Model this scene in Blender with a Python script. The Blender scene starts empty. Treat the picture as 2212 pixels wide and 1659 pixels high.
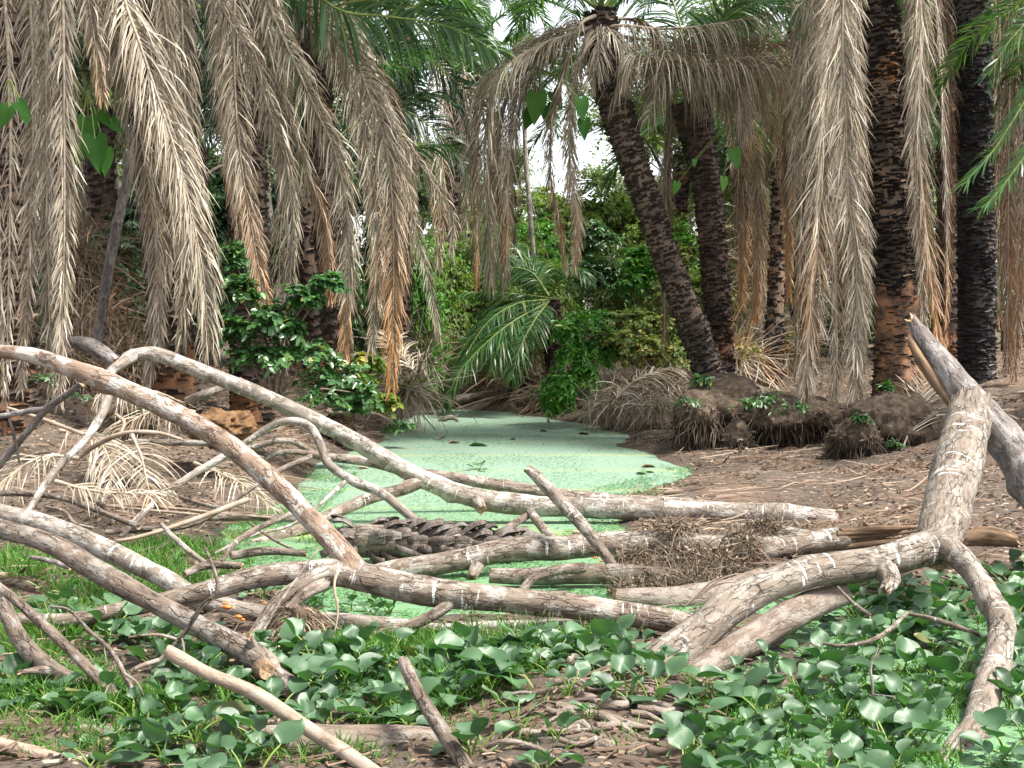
import bpy, math, random
import numpy as np
from math import radians, pi, sin, cos

# ------------------------------------------------------------------ camera, sky, sun, exposure
SC = bpy.context.scene
COL = SC.collection
F = 3000.0            # focal length in units of a 2212 px wide picture
CAM_H = 1.7
PITCH = math.atan(129.5 / F)
cam = bpy.data.objects.new('camera', bpy.data.cameras.new('camera'))
cam.data.sensor_width = 36.0
cam.data.lens = 36.0 * F / 2212.0
cam.data.clip_start = 0.05
cam.data.clip_end = 600
cam.location = (0, 0, CAM_H)
cam.rotation_euler = (pi / 2 - PITCH, 0, 0)
COL.objects.link(cam)
SC.camera = cam

SUN_EL, SUN_AZ = radians(60), radians(114)      # azimuth clockwise from +Y: high, from the right, behind the camera
wd = bpy.data.worlds.new('World'); SC.world = wd; wd.use_nodes = True
nt = wd.node_tree; bg = nt.nodes['Background']
sky = nt.nodes.new('ShaderNodeTexSky'); sky.sky_type = 'NISHITA'; sky.sun_disc = False
sky.sun_elevation = SUN_EL; sky.sun_rotation = SUN_AZ; sky.air_density = 1.0; sky.dust_density = 1.0; sky.ozone_density = 1.0
hs = nt.nodes.new('ShaderNodeHueSaturation'); hs.inputs['Saturation'].default_value = 0.22   # a white, overcast sky
nt.links.new(sky.outputs[0], hs.inputs['Color']); nt.links.new(hs.outputs[0], bg.inputs[0])
bg.inputs[1].default_value = 0.125
sl = bpy.data.lights.new('sun', 'SUN'); sl.energy = 3.8; sl.angle = radians(12); sl.color = (1.0, 0.955, 0.88)
so = bpy.data.objects.new('sun', sl); COL.objects.link(so)
so.rotation_euler = (pi / 2 - SUN_EL, 0, -SUN_AZ + pi)
SC.view_settings.view_transform = 'Standard'
SC.view_settings.look = 'None'
SC.view_settings.gamma = 1.0
SC.view_settings.exposure = 1.6
SC.cycles.max_bounces = 6
SC.cycles.diffuse_bounces = 4
SC.cycles.transmission_bounces = 4
SC.cycles.glossy_bounces = 2
SC.cycles.caustics_reflective = False

# ------------------------------------------------------------------ helpers
rng = np.random.default_rng(7)
random.seed(7)
CP, SP = cos(PITCH), sin(PITCH)

def at(px, py, d):
    """world point seen at (px, py) of the 2212 x 1659 photograph, d metres away along Y"""
    r = (px - 1106) / F; u = (829.5 - py) / F
    y = CP + u * SP; z = -SP + u * CP
    t = d / y
    return np.array((r * t, d, CAM_H + z * t))

def gp(px, py, z=0.0):
    """world point on the level z seen at (px, py)"""
    r = (px - 1106) / F; u = (829.5 - py) / F
    y = CP + u * SP; zz = -SP + u * CP
    t = (z - CAM_H) / zz
    return np.array((r * t, y * t, z))

def unit(v):
    return v / np.maximum(np.linalg.norm(v, axis=-1, keepdims=True), 1e-9)

def _h(i, j, k, s):
    n = (i.astype(np.int64) * 374761393 + j.astype(np.int64) * 668265263 + k.astype(np.int64) * 2147483647 + s * 974634077) & 0xffffffff
    n = ((n ^ (n >> 13)) * 1274126177) & 0xffffffff
    return ((n ^ (n >> 16)) & 0xffff) / 65535.0 * 2 - 1

def vn(p, s=0):
    """value noise in -1..1 for points (n,3)"""
    p = np.asarray(p, float); i = np.floor(p).astype(np.int64); f = p - i; f = f * f * (3 - 2 * f)
    r = 0
    for a in (0, 1):
        for b in (0, 1):
            for c in (0, 1):
                w = (f[:, 0] if a else 1 - f[:, 0]) * (f[:, 1] if b else 1 - f[:, 1]) * (f[:, 2] if c else 1 - f[:, 2])
                r = r + w * _h(i[:, 0] + a, i[:, 1] + b, i[:, 2] + c, s)
    return r

def fbm(p, s=0, o=4):
    p = np.asarray(p, float); r = 0; a = 0.5
    for k in range(o):
        r = r + a * vn(p, s + k); p = p * 2.03; a *= 0.5
    return r

def sst(a, b, x):
    t = np.clip((x - a) / (b - a), 0, 1); return t * t * (3 - 2 * t)

def resample(pts, step=None, n=None):
    """Catmull-Rom through pts (k, m columns: x y z and anything else) at even spacing"""
    p = np.asarray(pts, float)
    if len(p) == 2: p = np.array([p[0], (p[0] + p[1]) / 2, p[1]])
    q = np.vstack([2 * p[0] - p[1], p, 2 * p[-1] - p[-2]])
    out = []
    for i in range(1, len(q) - 2):
        t = np.linspace(0, 1, 24, endpoint=False)[:, None]
        a, b, c, d = q[i - 1], q[i], q[i + 1], q[i + 2]
        out.append(0.5 * (2 * b + (c - a) * t + (2 * a - 5 * b + 4 * c - d) * t ** 2 + (3 * b - a - 3 * c + d) * t ** 3))
    out.append(q[-2][None]); o = np.vstack(out)
    s = np.concatenate([[0], np.cumsum(np.linalg.norm(np.diff(o[:, :3], axis=0), axis=1))])
    if n is None: n = max(3, int(s[-1] / step) + 1)
    u = np.linspace(0, s[-1], n)
    return np.column_stack([np.interp(u, s, o[:, k]) for k in range(o.shape[1])]), u

def tang(P):
    return unit(np.gradient(P, axis=0))

def frames(T, n0):
    N = np.zeros_like(T); n = np.asarray(n0, float)
    for i in range(len(T)):
        n = n - T[i] * n.dot(T[i]); n = n / max(np.linalg.norm(n), 1e-9); N[i] = n
    return N

class MB:
    """collects geometry for ONE mesh object"""
    def __init__(s): s.V = []; s.F = []; s.R = []; s.B = []; s.n = 0
    def add(s, V, F, mi=0, rnd=0.5, bk=None, smooth=True):
        V = np.asarray(V, float).reshape(-1, 3); F = np.asarray(F, int)
        s.V.append(V); s.F.append((F + s.n, mi, smooth))
        s.R.append(np.broadcast_to(np.asarray(rnd, float), (len(V),)).copy())
        s.B.append(np.asarray(bk, float).reshape(-1, 3) if bk is not None else np.zeros((len(V), 3)))
        s.n += len(V)
    def mesh(s, name, mats):
        me = bpy.data.meshes.new(name)
        V = np.vstack(s.V); me.vertices.add(len(V)); me.vertices.foreach_set('co', V.ravel())
        idx = np.concatenate([f.ravel() for f, _, _ in s.F]); tot = np.concatenate([np.full(len(f), f.shape[1]) for f, _, _ in s.F])
        mi = np.concatenate([np.full(len(f), m) for f, m, _ in s.F]); sm = np.concatenate([np.full(len(f), k) for f, _, k in s.F])
        me.loops.add(len(idx)); me.loops.foreach_set('vertex_index', idx)
        me.polygons.add(len(tot)); me.polygons.foreach_set('loop_start', np.concatenate([[0], np.cumsum(tot)[:-1]]))
        me.polygons.foreach_set('material_index', mi); me.polygons.foreach_set('use_smooth', sm.astype(bool))
        a = me.attributes.new('rnd', 'FLOAT', 'POINT'); a.data.foreach_set('value', np.concatenate(s.R))
        a = me.attributes.new('bk', 'FLOAT_VECTOR', 'POINT'); a.data.foreach_set('vector', np.vstack(s.B).ravel())
        for m in (mats if isinstance(mats, (list, tuple)) else [mats]): me.materials.append(m)
        me.update(calc_edges=True)
        return me
    def build(s, name, mats, parent=None, origin=None):
        if origin is not None:
            for v in s.V: v -= np.asarray(origin)
        o = bpy.data.objects.new(name, s.mesh(name, mats)); COL.objects.link(o)
        if origin is not None: o.location = origin
        if parent is not None:
            o.parent = parent
            if origin is None: o.location = -np.array(parent.location)
        return o

def tag(o, label=None, cat=None, group=None, kind=None):
    if label: o['label'] = label
    if cat: o['category'] = cat
    if group: o['group'] = group
    if kind: o['kind'] = kind
    return o

def thing(name, loc, label, cat, group=None):
    o = bpy.data.objects.new(name, None); COL.objects.link(o); o.location = loc
    o.empty_display_size = 0.2
    return tag(o, label, cat, group)

def grid_faces(nr, ns, closed=True, off=0):
    i = np.arange(nr - 1)[:, None]; j = np.arange(ns if closed else ns - 1)[None]
    a = i * ns + j; b = i * ns + (j + 1) % ns
    return np.stack([a, b, b + ns, a + ns], -1).reshape(-1, 4) + off

def tube(mb, pts, rad, sides=14, step=0.04, amp=0.08, freq=3.0, mi=0, cap=0, seed=0, jag=(0, 0), rnd=0.5, fine=0.0):
    """limb through pts (k,3) with radii (k); jag roughens the broken ends; cap is the material of the ends"""
    Q, s = resample(np.column_stack([np.asarray(pts), np.asarray(rad)]), step)
    P, R = Q[:, :3], Q[:, 3]; T = tang(P)
    N = frames(T, (0.13, 0.3, 0.95) if abs(T[0, 2]) < 0.8 else (1, 0.1, 0)); B = np.cross(T, N)
    a = np.linspace(0, 2 * pi, sides, endpoint=False)
    n = len(P)
    ca, sa = np.cos(a)[None, :], np.sin(a)[None, :]
    bk = np.stack([R[:, None] * ca, R[:, None] * sa, np.repeat(s[:, None], sides, 1)], -1)
    nb = bk.reshape(-1, 3)
    k = 1 + amp * fbm(np.column_stack([nb[:, 0] * freq * 1.5, nb[:, 1] * freq * 1.5, nb[:, 2] * freq]) + seed * 7.3, seed, 3).reshape(n, sides) * 2
    g_ = np.random.default_rng(seed + 91)
    for _ in range(int(s[-1] / 0.45) if fine else 0):      # knots and old branch scars
        s0, a0 = g_.uniform(0, s[-1]), g_.uniform(0, 2 * pi); w_ = g_.uniform(.25, .5); d2 = ((s[:, None] - s0) / (R.mean() * .75)) ** 2 + ((np.angle(np.exp(1j * (a[None] - a0)))) / w_) ** 2
        k = k + g_.uniform(-.1, .3) * np.exp(-d2 * 1.5)
    if fine: k = k + fine * vn(np.column_stack([nb[:, 0] * 40, nb[:, 1] * 40, nb[:, 2] * 12]), seed + 5).reshape(n, sides)
    rr = R[:, None] * k
    V = P[:, None] + rr[..., None] * (N[:, None] * ca[..., None] + B[:, None] * sa[..., None])
    for e, j in ((0, jag[0]), (n - 1, jag[1])):
        if j:
            sgn = -1 if e == 0 else 1
            w = _h(np.arange(sides), np.full(sides, e), np.zeros(sides, int), seed + 3) * 0.6 + 0.3
            V[e] += T[e] * (sgn * j * w)[:, None]
    V = V.reshape(-1, 3); Fq = grid_faces(n, sides)
    mb.add(V, Fq, mi, rnd, nb)
    for e in (0, n - 1):
        ring = V[e * sides:(e + 1) * sides]; c = ring.mean(0); sgn = -1 if e == 0 else 1
        inner = c + (ring - c) * 0.55 - T[e] * sgn * R[e] * (0.12 if jag[0 if e == 0 else 1] else -0.06)
        W = np.vstack([ring, inner, c[None] - (T[e] * sgn * R[e] * 0.1)[None]])
        j = np.arange(sides); j2 = (j + 1) % sides
        q = np.stack([j, j2, j2 + sides, j + sides], -1) if e else np.stack([j2, j, j + sides, j2 + sides], -1)
        t = np.stack([j + sides, j2 + sides, np.full(sides, 2 * sides)], -1) if e else np.stack([j2 + sides, j + sides, np.full(sides, 2 * sides)], -1)
        bb = np.vstack([W - c]) * 1.0
        mb.add(W, q, cap, rnd, bb, False); mb.n -= len(W)   # the triangles share these vertices
        mb.F.append((t + mb.n, cap, False)); mb.n += len(W)
    return P, R

def ribbons(mb, P, D, L, W, droop, nseg=4, N=None, mi=0, rnd=0.5, t2=0.0, wig=0.0, prof=None, g=(0, 0, -1)):
    """n thin leaf blades from P along D, bending towards g"""
    P = np.asarray(P, float); n = len(P); D = unit(np.asarray(D, float))
    L = np.broadcast_to(L, (n,)); W = np.broadcast_to(W, (n,)); droop = np.broadcast_to(droop, (n,))
    if N is None: N = unit(rng.normal(size=(n, 3)))
    if prof is None: prof = np.interp(np.linspace(0, 1, nseg + 1), [0, 0.2, 0.6, 1], [0.6, 1.0, 0.85, 0.12])
    pos = P.copy(); d = D.copy(); V = np.zeros((n, nseg + 1, 2, 3)); g = np.asarray(g, float)
    for k in range(nseg + 1):
        sd = unit(np.cross(d, N))
        V[:, k, 0] = pos - sd * (W * prof[k] / 2)[:, None]; V[:, k, 1] = pos + sd * (W * prof[k] / 2)[:, None]
        pos = pos + d * (L / nseg)[:, None]
        d = d + g * (droop / nseg)[:, None]
        if wig: d = d + rng.normal(size=(n, 3)) * wig
        d = unit(d)
    base = np.arange(n)[:, None] * (2 * (nseg + 1)) + np.arange(nseg)[None] * 2
    Fq = np.stack([base, base + 1, base + 3, base + 2], -1).reshape(-1, 4)
    rv = np.repeat(np.broadcast_to(rnd, (n,)), 2 * (nseg + 1))
    bk = np.zeros((n, nseg + 1, 2, 3)); bk[..., 1] = np.linspace(0, 1, nseg + 1)[None, :, None]
    bk[..., 2] = np.broadcast_to(t2, (n,))[:, None, None]; bk[..., 0] = rng.random(n)[:, None, None]
    mb.add(V.reshape(-1, 3), Fq, mi, rv, bk.reshape(-1, 3))

def leaves(mb, P, D, N, L, W, fold=0.25, mi=0, rnd=0.5, curl=0.15):
    """n folded six-point leaves: base at P, pointing along D, upper side towards N"""
    P = np.asarray(P, float); n = len(P); D = unit(np.asarray(D, float)); S = unit(np.cross(D, N)); U = np.cross(S, D)
    L = np.broadcast_to(L, (n,))[:, None]; W = np.broadcast_to(W, (n,))[:, None]
    f = np.broadcast_to(fold, (n,))[:, None]; c = np.broadcast_to(curl, (n,))[:, None]
    pts = [P, P + D * L * .28 + S * W * .46 + U * W * f * .9, P + D * L * .68 + S * W * .38 + U * (W * f * .8 - L * c * .4),
           P + D * L - U * L * c, P + D * L * .68 - S * W * .38 + U * (W * f * .8 - L * c * .4), P + D * L * .28 - S * W * .46 + U * W * f * .9]
    V = np.stack(pts, 1); b = np.arange(n)[:, None] * 6
    Fq = np.concatenate([b + np.array([[0, 1, 2, 3]]), b + np.array([[0, 3, 4, 5]])])
    bk = np.zeros((n, 6, 3)); bk[..., 0] = rng.random(n)[:, None]
    mb.add(V.reshape(-1, 3), Fq, mi, np.repeat(np.broadcast_to(rnd, (n,)), 6), bk.reshape(-1, 3))

# ------------------------------------------------------------------ materials
def nodes(name):
    m = bpy.data.materials.new(name); m.use_nodes = True; t = m.node_tree
    return m, t, t.nodes['Principled BSDF'], t.nodes['Material Output']

def N_(t, kind, **kw):
    n = t.nodes.new(kind)
    for k, v in kw.items():
        if k in n.inputs.keys(): n.inputs[k].default_value = v
        else: setattr(n, k, v)
    return n

def ramp(t, stops, src):
    r = t.nodes.new('ShaderNodeValToRGB'); e = r.color_ramp.elements
    while len(e) < len(stops): e.new(0.5)
    for i, (p, c) in enumerate(stops):
        e[i].position = p; e[i].color = (*c, 1) if len(c) == 3 else c
    t.links.new(src, r.inputs[0]); return r.outputs[0]

def noise_(t, vec, scale, detail=4, rough=0.55, out=0):
    n = N_(t, 'ShaderNodeTexNoise', Scale=scale, Detail=detail, Roughness=rough)
    if vec is not None: t.links.new(vec, n.inputs['Vector'])
    return n.outputs[out]

def attr(t, name, out):
    a = t.nodes.new('ShaderNodeAttribute'); a.attribute_name = name; return a.outputs[out]

def scaled(t, vec, s, loc=(0, 0, 0)):
    m = t.nodes.new('ShaderNodeMapping'); m.inputs['Scale'].default_value = s; m.inputs['Location'].default_value = loc
    t.links.new(vec, m.inputs['Vector']); return m.outputs[0]

def mix(t, fac, a, b, mode='MIX'):
    m = t.nodes.new('ShaderNodeMix'); m.data_type = 'RGBA'; m.blend_type = mode
    for i, v in ((0, fac), (6, a), (7, b)):
        if isinstance(v, (int, float)): m.inputs[i].default_value = v
        elif isinstance(v, tuple): m.inputs[i].default_value = (*v, 1)
        else: t.links.new(v, m.inputs[i])
    return m.outputs[2]

def mth(t, op, a, b=None, c=None):
    m = t.nodes.new('ShaderNodeMath'); m.operation = op
    for i, v in enumerate((a, b, c)):
        if v is None: continue
        if isinstance(v, (int, float)): m.inputs[i].default_value = v
        else: t.links.new(v, m.inputs[i])
    return m.outputs[0]

def mrange(t, v, a, b, c=0.0, d=1.0):
    m = t.nodes.new('ShaderNodeMapRange'); t.links.new(v, m.inputs[0])
    for i, x in enumerate((a, b, c, d)): m.inputs[i + 1].default_value = x
    return m.outputs[0]

def bump(t, h, p, strength=0.5, dist=0.01):
    b = N_(t, 'ShaderNodeBump', Strength=strength, Distance=dist)
    t.links.new(h, b.inputs['Height']); t.links.new(b.outputs[0], p.inputs['Normal'])

def m_leaf(name, stops, rough=0.45, spec=0.5, transl=0.3, tip=None, tcol=(1.0, 1.0, 0.6), tip0=0.62, gate=(0.5, 0.68)):
    """leaf colour by the leaf's own random number; tip: colour towards the end of the frond"""
    m, t, p, o = nodes(name)
    c = ramp(t, stops, attr(t, 'rnd', 'Fac'))
    bk = attr(t, 'bk', 'Vector'); sx = t.nodes.new('ShaderNodeSeparateXYZ'); t.links.new(bk, sx.inputs[0])
    pos = N_(t, 'ShaderNodeNewGeometry').outputs['Position']
    n = noise_(t, pos, 3.0, 4)
    c = mix(t, mrange(t, n, 0.35, 0.7, 0.0, 0.5), c, mix(t, 1.0, c, (0.55, 0.5, 0.42), 'MULTIPLY'))
    if tip:
        k = mth(t, 'MULTIPLY', mrange(t, sx.outputs[2], tip0, 1.0), mrange(t, noise_(t, scaled(t, pos, (1, 1, .35)), 1.1, 2), *gate))
        c = mix(t, k, c, tip)
    t.links.new(c, p.inputs['Base Color']); p.inputs['Roughness'].default_value = rough
    p.inputs['Specular IOR Level'].default_value = spec
    if transl:
        tr = t.nodes.new('ShaderNodeBsdfTranslucent'); t.links.new(mix(t, 1.0, c, tcol, 'MULTIPLY'), tr.inputs[0])
        mx = t.nodes.new('ShaderNodeMixShader'); mx.inputs[0].default_value = transl
        t.links.new(p.outputs[0], mx.inputs[1]); t.links.new(tr.outputs[0], mx.inputs[2]); t.links.new(mx.outputs[0], o.inputs[0])
    return m

def m_bark(name, dark, mid, light, white=0.5, crack=0.5, wcol=(0.62, 0.6, 0.56), loc=(0, 0, 0), drops=0.0, bs=0.6):
    m, t, p, o = nodes(name)
    bk = scaled(t, attr(t, 'bk', 'Vector'), (1, 1, 1), loc)
    n1 = noise_(t, scaled(t, bk, (1, 1, 0.22)), 38, 7, 0.65)
    n2 = noise_(t, scaled(t, bk, (1, 1, 0.5)), 7, 5, 0.6)
    c = ramp(t, [(0.3, dark), (0.5, mid), (0.72, light)], mix(t, 0.45, n1, n2))
    v = N_(t, 'ShaderNodeTexVoronoi', feature='DISTANCE_TO_EDGE', Scale=26.0)
    wob = t.nodes.new('ShaderNodeVectorMath'); wob.operation = 'ADD'
    t.links.new(scaled(t, bk, (1, 1, 0.28)), wob.inputs[0])
    t.links.new(scaled(t, noise_(t, bk, 30, 3, 0.6, 1), (0.03, 0.03, 0.03)), wob.inputs[1])
    t.links.new(wob.outputs[0], v.inputs['Vector'])
    ck = mrange(t, v.outputs['Distance'], 0.0, 0.09, 1.0, 0.0)
    ck = mth(t, 'MULTIPLY', ck, mrange(t, noise_(t, bk, 9, 3), 0.4, 0.62))
    c = mix(t, mth(t, 'MULTIPLY', ck, crack), c, tuple(x * 0.35 for x in dark))
    w = mth(t, 'MULTIPLY', mrange(t, noise_(t, scaled(t, bk, (1, 1, 0.6)), 9, 6, 0.75), 0.5, 0.56), white)
    c = mix(t, w, c, wcol)
    if drops:      # bird lime running round the limb
        d = mth(t, 'MULTIPLY', mrange(t, noise_(t, scaled(t, bk, (4, 4, 34)), 1.6, 3), 0.6, 0.66), mrange(t, noise_(t, scaled(t, bk, (1, 1, 1), (4, 2, 9)), 5.0, 2), 0.53, 0.6))
        c = mix(t, mth(t, 'MULTIPLY', d, drops), c, (0.8, 0.79, 0.76))
    t.links.new(c, p.inputs['Base Color']); p.inputs['Roughness'].default_value = 0.85
    p.inputs['Specular IOR Level'].default_value = 0.25
    h = mth(t, 'SUBTRACT', mth(t, 'ADD', mth(t, 'ADD', n1, mth(t, 'MULTIPLY', w, 0.35)), mth(t, 'MULTIPLY', n2, 0.6)), mth(t, 'MULTIPLY', ck, 1.0))
    bump(t, h, p, bs, 0.012)
    return m

def m_plain(name, stops, scale=20, rough=0.8, spec=0.3, stretch=(1, 1, 1), coord='bk', bs=0.3):
    m, t, p, o = nodes(name)
    v = attr(t, 'bk', 'Vector') if coord == 'bk' else N_(t, 'ShaderNodeNewGeometry').outputs['Position']
    n = noise_(t, scaled(t, v, stretch), scale, 6, 0.65)
    t.links.new(ramp(t, stops, n), p.inputs['Base Color'])
    p.inputs['Roughness'].default_value = rough; p.inputs['Specular IOR Level'].default_value = spec
    bump(t, n, p, bs, 0.01)
    return m

M = {}
M['dead'] = m_leaf('dry_palm_leaf', [(0.0, (0.1, 0.076, 0.05)), (0.3, (0.225, 0.182, 0.13)), (0.6, (0.39, 0.332, 0.252)), (1.0, (0.7, 0.635, 0.535))], 0.5, 0.45, 0.15, (0.46, 0.24, 0.1), (1, 0.8, 0.55))
M['dead_dark'] = m_leaf('dry_brown_palm_leaf', [(0.0, (0.1, 0.07, 0.045)), (0.5, (0.2, 0.145, 0.1)), (1.0, (0.36, 0.28, 0.21))], 0.6, 0.35, 0.15, (0.5, 0.22, 0.07), (1, 0.8, 0.55), 0.55)
M['dead_tip'] = m_leaf('rusty_tipped_palm_leaf', [(0.0, (0.1, 0.076, 0.05)), (0.3, (0.225, 0.182, 0.13)), (0.6, (0.39, 0.332, 0.252)), (1.0, (0.7, 0.635, 0.535))], 0.5, 0.45, 0.2, (0.5, 0.235, 0.075), (1, 0.8, 0.5), 0.55, (0.25, 0.6))
M['stalk_dead'] = m_plain('dry_stalk', [(0.3, (0.2, 0.15, 0.1)), (0.6, (0.42, 0.35, 0.27))], 20)
M['green'] = m_leaf('palm_leaf', [(0.0, (0.025, 0.075, 0.022)), (0.5, (0.055, 0.15, 0.04)), (0.85, (0.11, 0.22, 0.06)), (1.0, (0.24, 0.25, 0.1))], 0.38, 0.6, 0.4, None, (1.0, 1.1, 0.5))
M['green_blue'] = m_leaf('shaded_palm_leaf', [(0.0, (0.02, 0.05, 0.028)), (0.6, (0.04, 0.09, 0.045)), (1.0, (0.09, 0.14, 0.07))], 0.33, 0.7, 0.25, None, (1.0, 1.1, 0.6))  # darker copy of the palm leaf, shade of the wood put into its colour
M['green_bright'] = m_leaf('bright_leaf', [(0.0, (0.04, 0.15, 0.018)), (0.5, (0.08, 0.26, 0.028)), (0.85, (0.14, 0.34, 0.04)), (1.0, (0.34, 0.38, 0.06))], 0.4, 0.5, 0.4, None, (1.0, 1.15, 0.4))
M['green_mid'] = m_leaf('shrub_leaf', [(0.0, (0.025, 0.075, 0.02)), (0.5, (0.05, 0.14, 0.036)), (0.9, (0.1, 0.22, 0.055)), (1.0, (0.3, 0.28, 0.08))], 0.35, 0.6, 0.3, None, (1.0, 1.1, 0.5))
M['green_dark'] = m_leaf('dark_leaf', [(0.0, (0.02, 0.065, 0.02)), (0.6, (0.04, 0.12, 0.038)), (1.0, (0.08, 0.18, 0.06))], 0.45, 0.6, 0.25, None, (1.0, 1.1, 0.6))
M['yellow'] = m_leaf('yellowing_leaf', [(0.0, (0.07, 0.16, 0.025)), (0.45, (0.15, 0.24, 0.035)), (0.75, (0.34, 0.34, 0.06)), (1.0, (0.6, 0.5, 0.16))], 0.45, 0.5, 0.4, None, (1.0, 1.0, 0.4))
M['far_green'] = m_leaf('far_tree_leaf', [(0.0, (0.08, 0.14, 0.03)), (0.5, (0.14, 0.23, 0.05)), (1.0, (0.28, 0.34, 0.1))], 0.5, 0.4, 0.45, None, (1.0, 1.1, 0.4))
M['stalk_green'] = m_plain('green_stalk', [(0.3, (0.09, 0.14, 0.03)), (0.7, (0.2, 0.25, 0.07))], 12, 0.5)
M['stem'] = m_plain('shrub_stem', [(0.3, (0.07, 0.05, 0.035)), (0.7, (0.2, 0.15, 0.11))], 25)
M['twig'] = m_plain('dry_twig', [(0.3, (0.12, 0.08, 0.055)), (0.7, (0.3, 0.23, 0.17))], 25)
M['litter'] = m_leaf('dead_leaf', [(0.0, (0.05, 0.03, 0.02)), (0.4, (0.125, 0.08, 0.054)), (0.75, (0.22, 0.15, 0.105)), (1.0, (0.38, 0.3, 0.23))], 0.6, 0.3, 0.1)
M['bark_tan'] = m_bark('tan_bark', (0.07, 0.052, 0.039), (0.165, 0.128, 0.099), (0.29, 0.238, 0.193), 0.28, 0.9, drops=1.0, bs=0.9)
M['bark_pale'] = m_bark('pale_bark', (0.09, 0.07, 0.056), (0.195, 0.163, 0.134), (0.32, 0.28, 0.24), 0.6, 0.8, (0.46, 0.435, 0.405), (3, 1, 5), drops=0.8)
M['bark_peel'] = m_bark('peeling_bark', (0.1, 0.064, 0.043), (0.22, 0.155, 0.113), (0.36, 0.285, 0.225), 0.7, 0.6, (0.48, 0.45, 0.41), (7, 3, 1), bs=0.9)
M['bark_brown'] = m_bark('brown_bark', (0.05, 0.037, 0.028), (0.135, 0.102, 0.079), (0.25, 0.2, 0.16), 0.2, 0.85, bs=0.9, loc=(2, 8, 3))
M['bark_grey'] = m_bark('grey_bark', (0.06, 0.05, 0.046), (0.15, 0.127, 0.118), (0.27, 0.24, 0.226), 0.5, 0.7, (0.4, 0.375, 0.365), loc=(9, 4, 3))
M['bark_mud'] = m_bark('mud_caked_bark', (0.075, 0.055, 0.042), (0.16, 0.122, 0.096), (0.26, 0.21, 0.17), 0.15, 0.4, loc=(5, 5, 2))
M['wood_bare'] = m_bark('bare_wood', (0.14, 0.098, 0.07), (0.27, 0.2, 0.148), (0.38, 0.305, 0.24), 0.15, 0.35, loc=(1, 2, 6), bs=0.3)
M['bark_fork'] = m_bark('grey_tan_bark', (0.075, 0.057, 0.043), (0.165, 0.132, 0.104), (0.28, 0.236, 0.195), 0.35, 0.9, (0.4, 0.37, 0.335), (6, 2, 7), drops=1.0, bs=0.9)
M['wood_end'] = m_plain('broken_wood', [(0.3, (0.12, 0.075, 0.045)), (0.5, (0.3, 0.2, 0.12)), (0.75, (0.5, 0.38, 0.25))], 45, 0.9, 0.2, bs=0.8)
M['wood_rot'] = m_plain('rotten_wood', [(0.3, (0.05, 0.032, 0.02)), (0.55, (0.17, 0.11, 0.07)), (0.75, (0.36, 0.25, 0.15))], 30, 0.9, 0.2, (1, 1, .15), bs=0.9)
M['soil_root'] = m_plain('root_fibre', [(0.3, (0.03, 0.022, 0.016)), (0.5, (0.085, 0.062, 0.046)), (0.75, (0.17, 0.13, 0.1))], 14, 0.95, 0.1, coord='pos', bs=1.0)
M['fungus'] = m_plain('bracket_fungus', [(0.3, (0.5, 0.12, 0.02)), (0.7, (0.75, 0.25, 0.05))], 30, 0.5)
# ------------------------------------------------------------------ pond, banks, ground
POND = np.array([gp(x, y)[:2] for x, y in [
    (842, 893), (890, 886), (990, 885), (1090, 891), (1173, 902), (1291, 922), (1357, 940), (1350, 952), (1330, 964), (1416, 982),
    (1478, 1012), (1480, 1036), (1400, 1056), (1345, 1080), (1330, 1150), (1310, 1240), (1420, 1290), (1640, 1262), (1660, 1290), (1480, 1335), (1300, 1350), (700, 1350),
    (600, 1300), (520, 1240), (440, 1185), (470, 1150), (590, 1098), (652, 1051), (694, 1003), (826, 956), (850, 925)]])

def sdf(x, y):
    """signed distance to the pond's edge, positive on land"""
    p = np.column_stack([np.ravel(x), np.ravel(y)]); d = np.full(len(p), 1e9); ins = np.zeros(len(p), bool)
    for a, b in zip(POND, np.roll(POND, -1, 0)):
        e = b - a; w = p - a; t = np.clip((w @ e) / (e @ e), 0, 1)
        d = np.minimum(d, np.linalg.norm(w - t[:, None] * e, axis=1))
        c = ((a[1] > p[:, 1]) != (b[1] > p[:, 1])) & (p[:, 0] < (b[0] - a[0]) * (p[:, 1] - a[1]) / (b[1] - a[1] + 1e-12) + a[0])
        ins ^= c
    return np.where(ins, -d, d).reshape(np.shape(x))

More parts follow.
